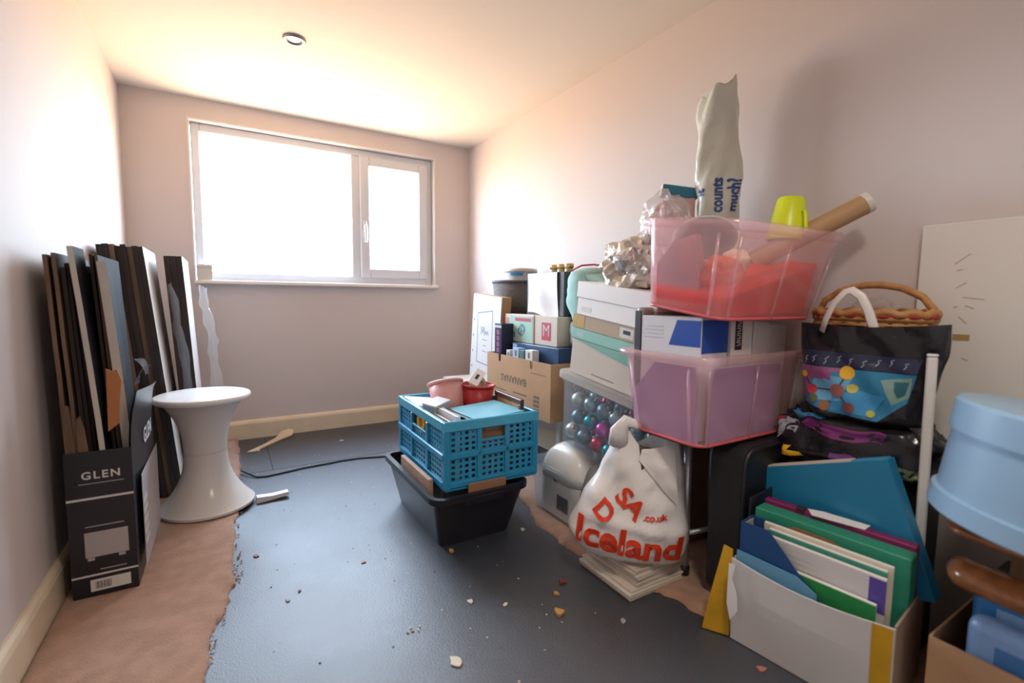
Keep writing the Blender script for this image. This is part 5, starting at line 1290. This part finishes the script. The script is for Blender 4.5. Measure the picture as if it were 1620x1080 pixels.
br_ = inb(tag(obj('brown_divider', prism([(-0.06, 0), (0.09, 0), (0.09, 0.27), (0.055, 0.288), (-0.02, 0.286), (-0.05, 0.275), (-0.06, 0.25)], 0, 0.003, 'x'), mat('divider_brown', (0.28, 0.13, 0.05), 0.6)), 'brown rounded divider card between the navy file and green box file', 'card'), 0.040, 0, 0.006)
file_box('magenta ring binder standing behind the green box file', 0.0985, (0.21, 0.012, 0.10), -0.150, 0.150, 0.310, 0.022, False)
ps = inb(thing('paper_slip', 'torn white paper slip lying on the green and magenta binders', 'paper'), 0.106, -0.005, 0.3175, (0.0, -0.05, 0.10))
bm = prism([(-0.012, -0.055), (0.016, -0.06), (0.020, 0.03), (0.012, 0.06), (-0.016, 0.045)], 0, 0.0012); obj('sheet', bm, mat('torn_white', (0.76, 0.75, 0.75), 0.6), ps)
obj('black_clip', bx(-0.008, 0.010, 0.062, 0.080, 0, 0.005, 0.001), mat('print_black', (0.02, 0.02, 0.02), 0.5), ps)
bf = inb(thing('expanding_file', 'large bright blue plastic expanding file slanting above the white file carton', 'file'), 0.1225, -0.180, 0.205, (-0.36, 0.0, -0.12))
bp_ = mat('blue_file', (0.018, 0.21, 0.40), 0.3)
obj('front_cover', bx(0, 0.003, 0, 0.335, 0, 0.285, 0.001), bp_, bf)
obj('back_cover', bx(0.034, 0.037, 0, 0.335, 0, 0.285, 0.001), bp_, bf)
obj('side_gusset', bx(0.003, 0.034, 0, 0.004, 0, 0.285, 0.001), bp_, bf)
obj('papers', bx(0.004, 0.033, 0.075, 0.332, 0.01, 0.289, 0.001), mat('paper_cream', (0.66, 0.56, 0.48), 0.7), bf)
obj('top_edge', bx(0.003, 0.034, 0.004, 0.072, 0.278, 0.288, 0.001), mat('blue_file_light', (0.06, 0.33, 0.55), 0.3), bf)
dkb = inb(thing('dark_folder', 'black folder standing at the far end of the white file carton', 'folder'), 0.05, 0.157, 0.0, (0.0, 0, 0))
obj('cover', bx(0, 0.13, 0.002, 0.008, 0, 0.325, 0.001), mat('folder_black', (0.018, 0.017, 0.022), 0.35, bump=0.5, bscale=20), dkb)

# ---- brown carton at the bottom right with blue cases, wooden chair back and hat box on top
bc = thing('brown_carton', 'brown open carton in the bottom right corner of the photo', 'carton', (1.50, 0.0, 0.002), (0, 0, 0.0))
obj('front_panel', bx(0, 0.004, -0.12, 0.312, 0, 0.198), card, bc)
obj('far_panel', bx(0.004, 0.285, 0.308, 0.312, 0, 0.200), card, bc)
obj('back_panel', bx(0.281, 0.285, -0.12, 0.308, 0, 0.200), card, bc)
obj('near_panel', bx(0.004, 0.281, -0.12, -0.116, 0, 0.200), card, bc)
obj('base', bx(0.004, 0.281, -0.116, 0.308, 0.001, 0.005), card, bc)
cb1 = thing('blue_case', 'blue plastic case with a white label in the brown corner carton', 'case', (1.512, 0.145, 0.010), (0, 0.03, 0.0))
obj('shell', bx(0, 0.05, -0.145, 0.125, 0, 0.250, 0.02, 4), mat('case_blue', (0.22, 0.36, 0.62), 0.3), cb1)
obj('label', bx(-0.0008, 0.0, -0.13, 0.010, 0.10, 0.215), mat('case_label', (0.52, 0.50, 0.56), 0.4), cb1)
obj('dark_blue_panel', bx(-0.0008, 0.0, 0.015, 0.085, 0.06, 0.215), mat('case_mid_blue', (0.06, 0.18, 0.42), 0.35), cb1)
for k in range(2): obj('pink_print', lat([(0, 0), (0.012, 0), (0.012, 0.0004), (0, 0.0004)], 16), mat('case_pink', (0.50, 0.26, 0.36), 0.4), cb1, (-0.0014, -0.035-0.03*k, 0.16-0.03*k), (0, -PI/2, 0))
cb2 = thing('bright_blue_case', 'bright blue flat case standing behind the labelled blue case', 'case', (1.572, 0.150, 0.010), (0, 0.03, 0))
obj('shell', bx(0, 0.055, -0.15, 0.13, 0, 0.282, 0.015, 3), mat('case_bright_blue', (0.05, 0.24, 0.60), 0.3), cb2)
obj('stripe', bx(-0.0008, -0.0001, -0.14, 0.095, 0.235, 0.255), mat('case_stripe', (0.30, 0.55, 0.80), 0.3), cb2)
tag(obj('filler_case', bx(1.64, 1.775, -0.05, 0.28, 0.008, 0.286, 0.005), mat('chest_black', (0.016, 0.016, 0.018), 0.5)), 'dark case at the back of the brown corner carton', 'case')
varn = mat('varnished_wood', (0.30, 0.11, 0.035), 0.25, col2=(0.20, 0.065, 0.02), vscale=5, stretch=(1, 8, 8), coat=0.4)
ch = thing('wooden_chair_back', 'varnished wooden chair back lying across the blue cases under the hat box', 'chair back', (1.60, 0.17, 0.2975), (0, 0, 0.12))
def rail(z, th, hgt, xo, y1):
    bm = bmesh.new(); loops = []
    for i in range(61):
        t_ = i/60; y = y1-0.42*t_; x = xo-0.045*math.sin(PI*t_*0.9)
        e = min(1, math.sqrt(max(0.003, 1-max(0, 1-t_*14)**2)), math.sqrt(max(0.003, 1-max(0, 1-(1-t_)*14)**2)))
        loops.append([(x+th/2*e*math.cos(a), y, z+hgt/2*e*math.sin(a)) for a in [2*PI*k/14 for k in range(14)]])
    loft(bm, loops, True, True); return bm
obj('lower_rail', rail(0.028, 0.085, 0.050, -0.040, 0.145), varn, ch, smooth=True)
obj('upper_rail', rail(0.100, 0.080, 0.026, -0.010, 0.155), varn, ch, smooth=True)
for y_ in (0.02, -0.10, -0.22): obj('spindle', tb([(-0.045, y_, 0.040), (-0.030, y_, 0.095)], 0.014, 12), varn, ch, smooth=True)
tag(obj('wood_offcut', bx(1.60, 1.69, 0.10, 0.24, 0.288, 0.402, 0.006), mat('pine_dark', (0.33, 0.19, 0.10), 0.55, var=0.35, vscale=5, stretch=(1, 1, 9))), 'block of wood under the hat box behind the chair back', 'wood')
hatm = mat('hatbox_blue', (0.23, 0.37, 0.52), 0.35, bump=0.03, bscale=40)
hx = thing('hat_box', 'pale blue round hat box with a lid on the wooden chair back', 'hat box', (1.545, 0.185, 0.436), (0.135, 0.03, 0.25))
o = obj('body', lat([(0, 0), (0.155, 0.0), (0.157, 0.002), (0.157, 0.034), (0.150, 0.036), (0.150, 0.16), (0, 0.16)], 72), hatm, hx, smooth=True); auto(o, 0.5)
o = obj('lid', lat([(0.1505, 0.142), (0.155, 0.142), (0.1555, 0.190), (0.151, 0.195), (0.0, 0.198)], 72), hatm, hx, smooth=True); auto(o, 0.5)

# ================================================================== FLOOR LITTER
paper_b = mat('litter_white', (0.78, 0.77, 0.80), 0.6)
fp_ = thing('folded_paper', 'folded white paper slip on the dark floor beside the stool', 'paper', (0.545, 2.078, 0.0005), (0, 0, 0.05))
bm = prism([(-0.058, 0.0), (-0.055, 0.024), (0.0, 0.020), (0.058, 0.024), (0.060, 0.012), (0.0, 0.004)], -0.016, 0.016, 'y'); obj('sheet', bm, paper_b, fp_)
scrap_m = mat('torn_cream', (0.62, 0.52, 0.38), 0.7, var=0.15)
bm = prism([(0.0, 0.0), (0.03, -0.005), (0.12, 0.10), (0.17, 0.15), (0.235, 0.19), (0.250, 0.235), (0.225, 0.255), (0.180, 0.235), (0.150, 0.18), (0.08, 0.10)], 0, 0.006)
for v in bm.verts: v.co.z += 0.03*max(0, (v.co.y-0.1)/0.15)**2
tag(obj('torn_strip', bm, scrap_m, None, (0.482, 2.775, 0.0015), (0, 0, 0.0)), 'torn cream strip curling up beside the far skirting board', 'scrap')
cordm = mat('black_cord', (0.008, 0.008, 0.010), 0.5)
cp = [(0.446, 2.45, 0.0165), (0.475, 2.40, 0.012), (0.505, 2.362, 0.005), (0.54, 2.352, 0.005), (0.60, 2.362, 0.005), (0.70, 2.385, 0.005), (0.80, 2.392, 0.005), (0.876, 2.402, 0.005), (0.96, 2.398, 0.005), (1.05, 2.372, 0.005), (1.129, 2.348, 0.005), (1.24, 2.34, 0.005), (1.40, 2.36, 0.005)]
tag(obj('power_cord', tb(cp, 0.0042, 8), cordm, smooth=True), 'thin black power cord running across the dark floor to the boxes', 'cord')
# joins between the underlay sheets
seam = mat('underlay_join', (0.008, 0.009, 0.012), 0.8)
obj('underlay_join', bx(0.447, 1.50, 2.44, 2.443, 0.0002, 0.0006), seam, bpy.data.objects['floor'])
obj('underlay_join', bx(0.575, 0.578, 2.443, 3.04, 0.0002, 0.0006), seam, bpy.data.objects['floor'])
def chip(name, label, cat, x, y, r, m, seed, h=0.0028):
    random.seed(seed); n = random.randint(7, 11); r *= 0.85
    pts = [(r*random.uniform(0.45, 1.25)*math.cos(2*PI*i/n), r*random.uniform(0.3, 0.85)*math.sin(2*PI*i/n)) for i in range(n)]
    o = obj(name, prism(pts, 0, h), m, None, (x, y, 0.0007), (0, 0, random.uniform(0, 3)))
    return tag(o, label, cat)
w_m = mat('chip_white', (0.66, 0.60, 0.50), 0.7); o_m = mat('chip_tan', (0.52, 0.28, 0.10), 0.7); r_m = mat('chip_red', (0.16, 0.03, 0.025), 0.6); g_m = mat('chip_grey', (0.35, 0.36, 0.37), 0.7)
chip('plaster_flake', 'largest white flake on the dark floor near the bottom of the photo', 'flake', 0.822, 0.917, 0.026, w_m, 1)
chip('plaster_flake', 'cream flake on the dark floor in front of the black tub', 'flake', 0.944, 1.094, 0.014, w_m, 2)
chip('plaster_flake', 'small white sliver on the floor right of the cream flake', 'flake', 1.02, 1.034, 0.010, w_m, 3)
chip('wood_chip', 'largest orange wood chip on the floor left of the tile stack', 'wood chip', 1.124, 0.935, 0.024, o_m, 4, 0.007)
chip('leaf_scrap', 'dark red leaf scrap on the floor beside the tile stack', 'leaf', 1.212, 1.038, 0.018, r_m, 5, 0.006)
chip('wood_splinter', 'pale splinter on the floor below the tile stack', 'splinter', 1.244, 0.829, 0.012, g_m, 6)
chip('wood_chip', 'tan chip against the near corner of the black tub', 'wood chip', 1.005, 1.352, 0.014, o_m, 7, 0.006)
chip('wood_chip', 'pale chip at the right corner of the black tub', 'wood chip', 1.279, 1.36, 0.012, w_m, 8, 0.006)
chip('wood_chip', 'small tan chip in the middle of the dark floor', 'wood chip', 0.746, 1.428, 0.008, o_m, 9)
chip('grit_lump', 'small brown lump on the dark floor left of the middle', 'grit', 0.557, 1.372, 0.009, r_m, 10)
chip('plaster_flake', 'white flake on the dark floor near the carpet edge', 'flake', 0.525, 1.342, 0.010, g_m, 11)
chip('grit_lump', 'brown scrap on the dark floor below the stool', 'grit', 0.465, 1.631, 0.014, r_m, 12)
chip('plaster_flake', 'white oval flake by the far skirting board', 'flake', 0.948, 2.762, 0.016, w_m, 13)
chip('plaster_flake', 'white flake beside the torn cream strip', 'flake', 0.531, 2.788, 0.016, w_m, 14)
chip('wood_chip', 'pinkish chip on the floor in front of the white file carton', 'wood chip', 1.395, 0.56, 0.014, mat('chip_pink', (0.42, 0.16, 0.12), 0.7), 15)
chip('bark_sliver', 'curled brown sliver above the largest orange chip', 'sliver', 1.164, 1.004, 0.012, o_m, 16, 0.006)
random.seed(40)
for k in range(7):
    chip('plaster_flake', 'tiny white crumb in the cluster of crumbs on the dark floor', 'crumb', 0.777+random.uniform(-0.018, 0.018), 1.06+random.uniform(-0.014, 0.014), 0.004, w_m, 50+k)['group'] = 'cluster of white crumbs'
# fine grit scattered over the underlay
random.seed(77)
for (nm, m_, n_, lab) in (('fine_grit', w_m, 90, 'fine pale grit scattered over the dark floor'), ('dark_grit', r_m, 70, 'fine dark brown grit scattered over the dark floor')):
    bm = bmesh.new()
    for i in range(n_):
        x = random.uniform(0.47, 1.28); y = random.uniform(0.55, 2.6); s = random.uniform(0.0012, 0.0035)
        if 0.94 < x < 1.28 and 1.34 < y < 1.9: continue
        a = random.uniform(0, PI)
        v = [bm.verts.new((x+s*math.cos(a+PI/2*k), y+s*math.sin(a+PI/2*k), 0.0008)) for k in range(4)]
        t_ = bm.verts.new((x, y, 0.0008+s*0.7))
        bm.faces.new(v)
        for k in range(4): bm.faces.new((v[k], v[(k+1) % 4], t_))
    tag(obj(nm, bm, m_, kind='stuff'), lab, 'grit')
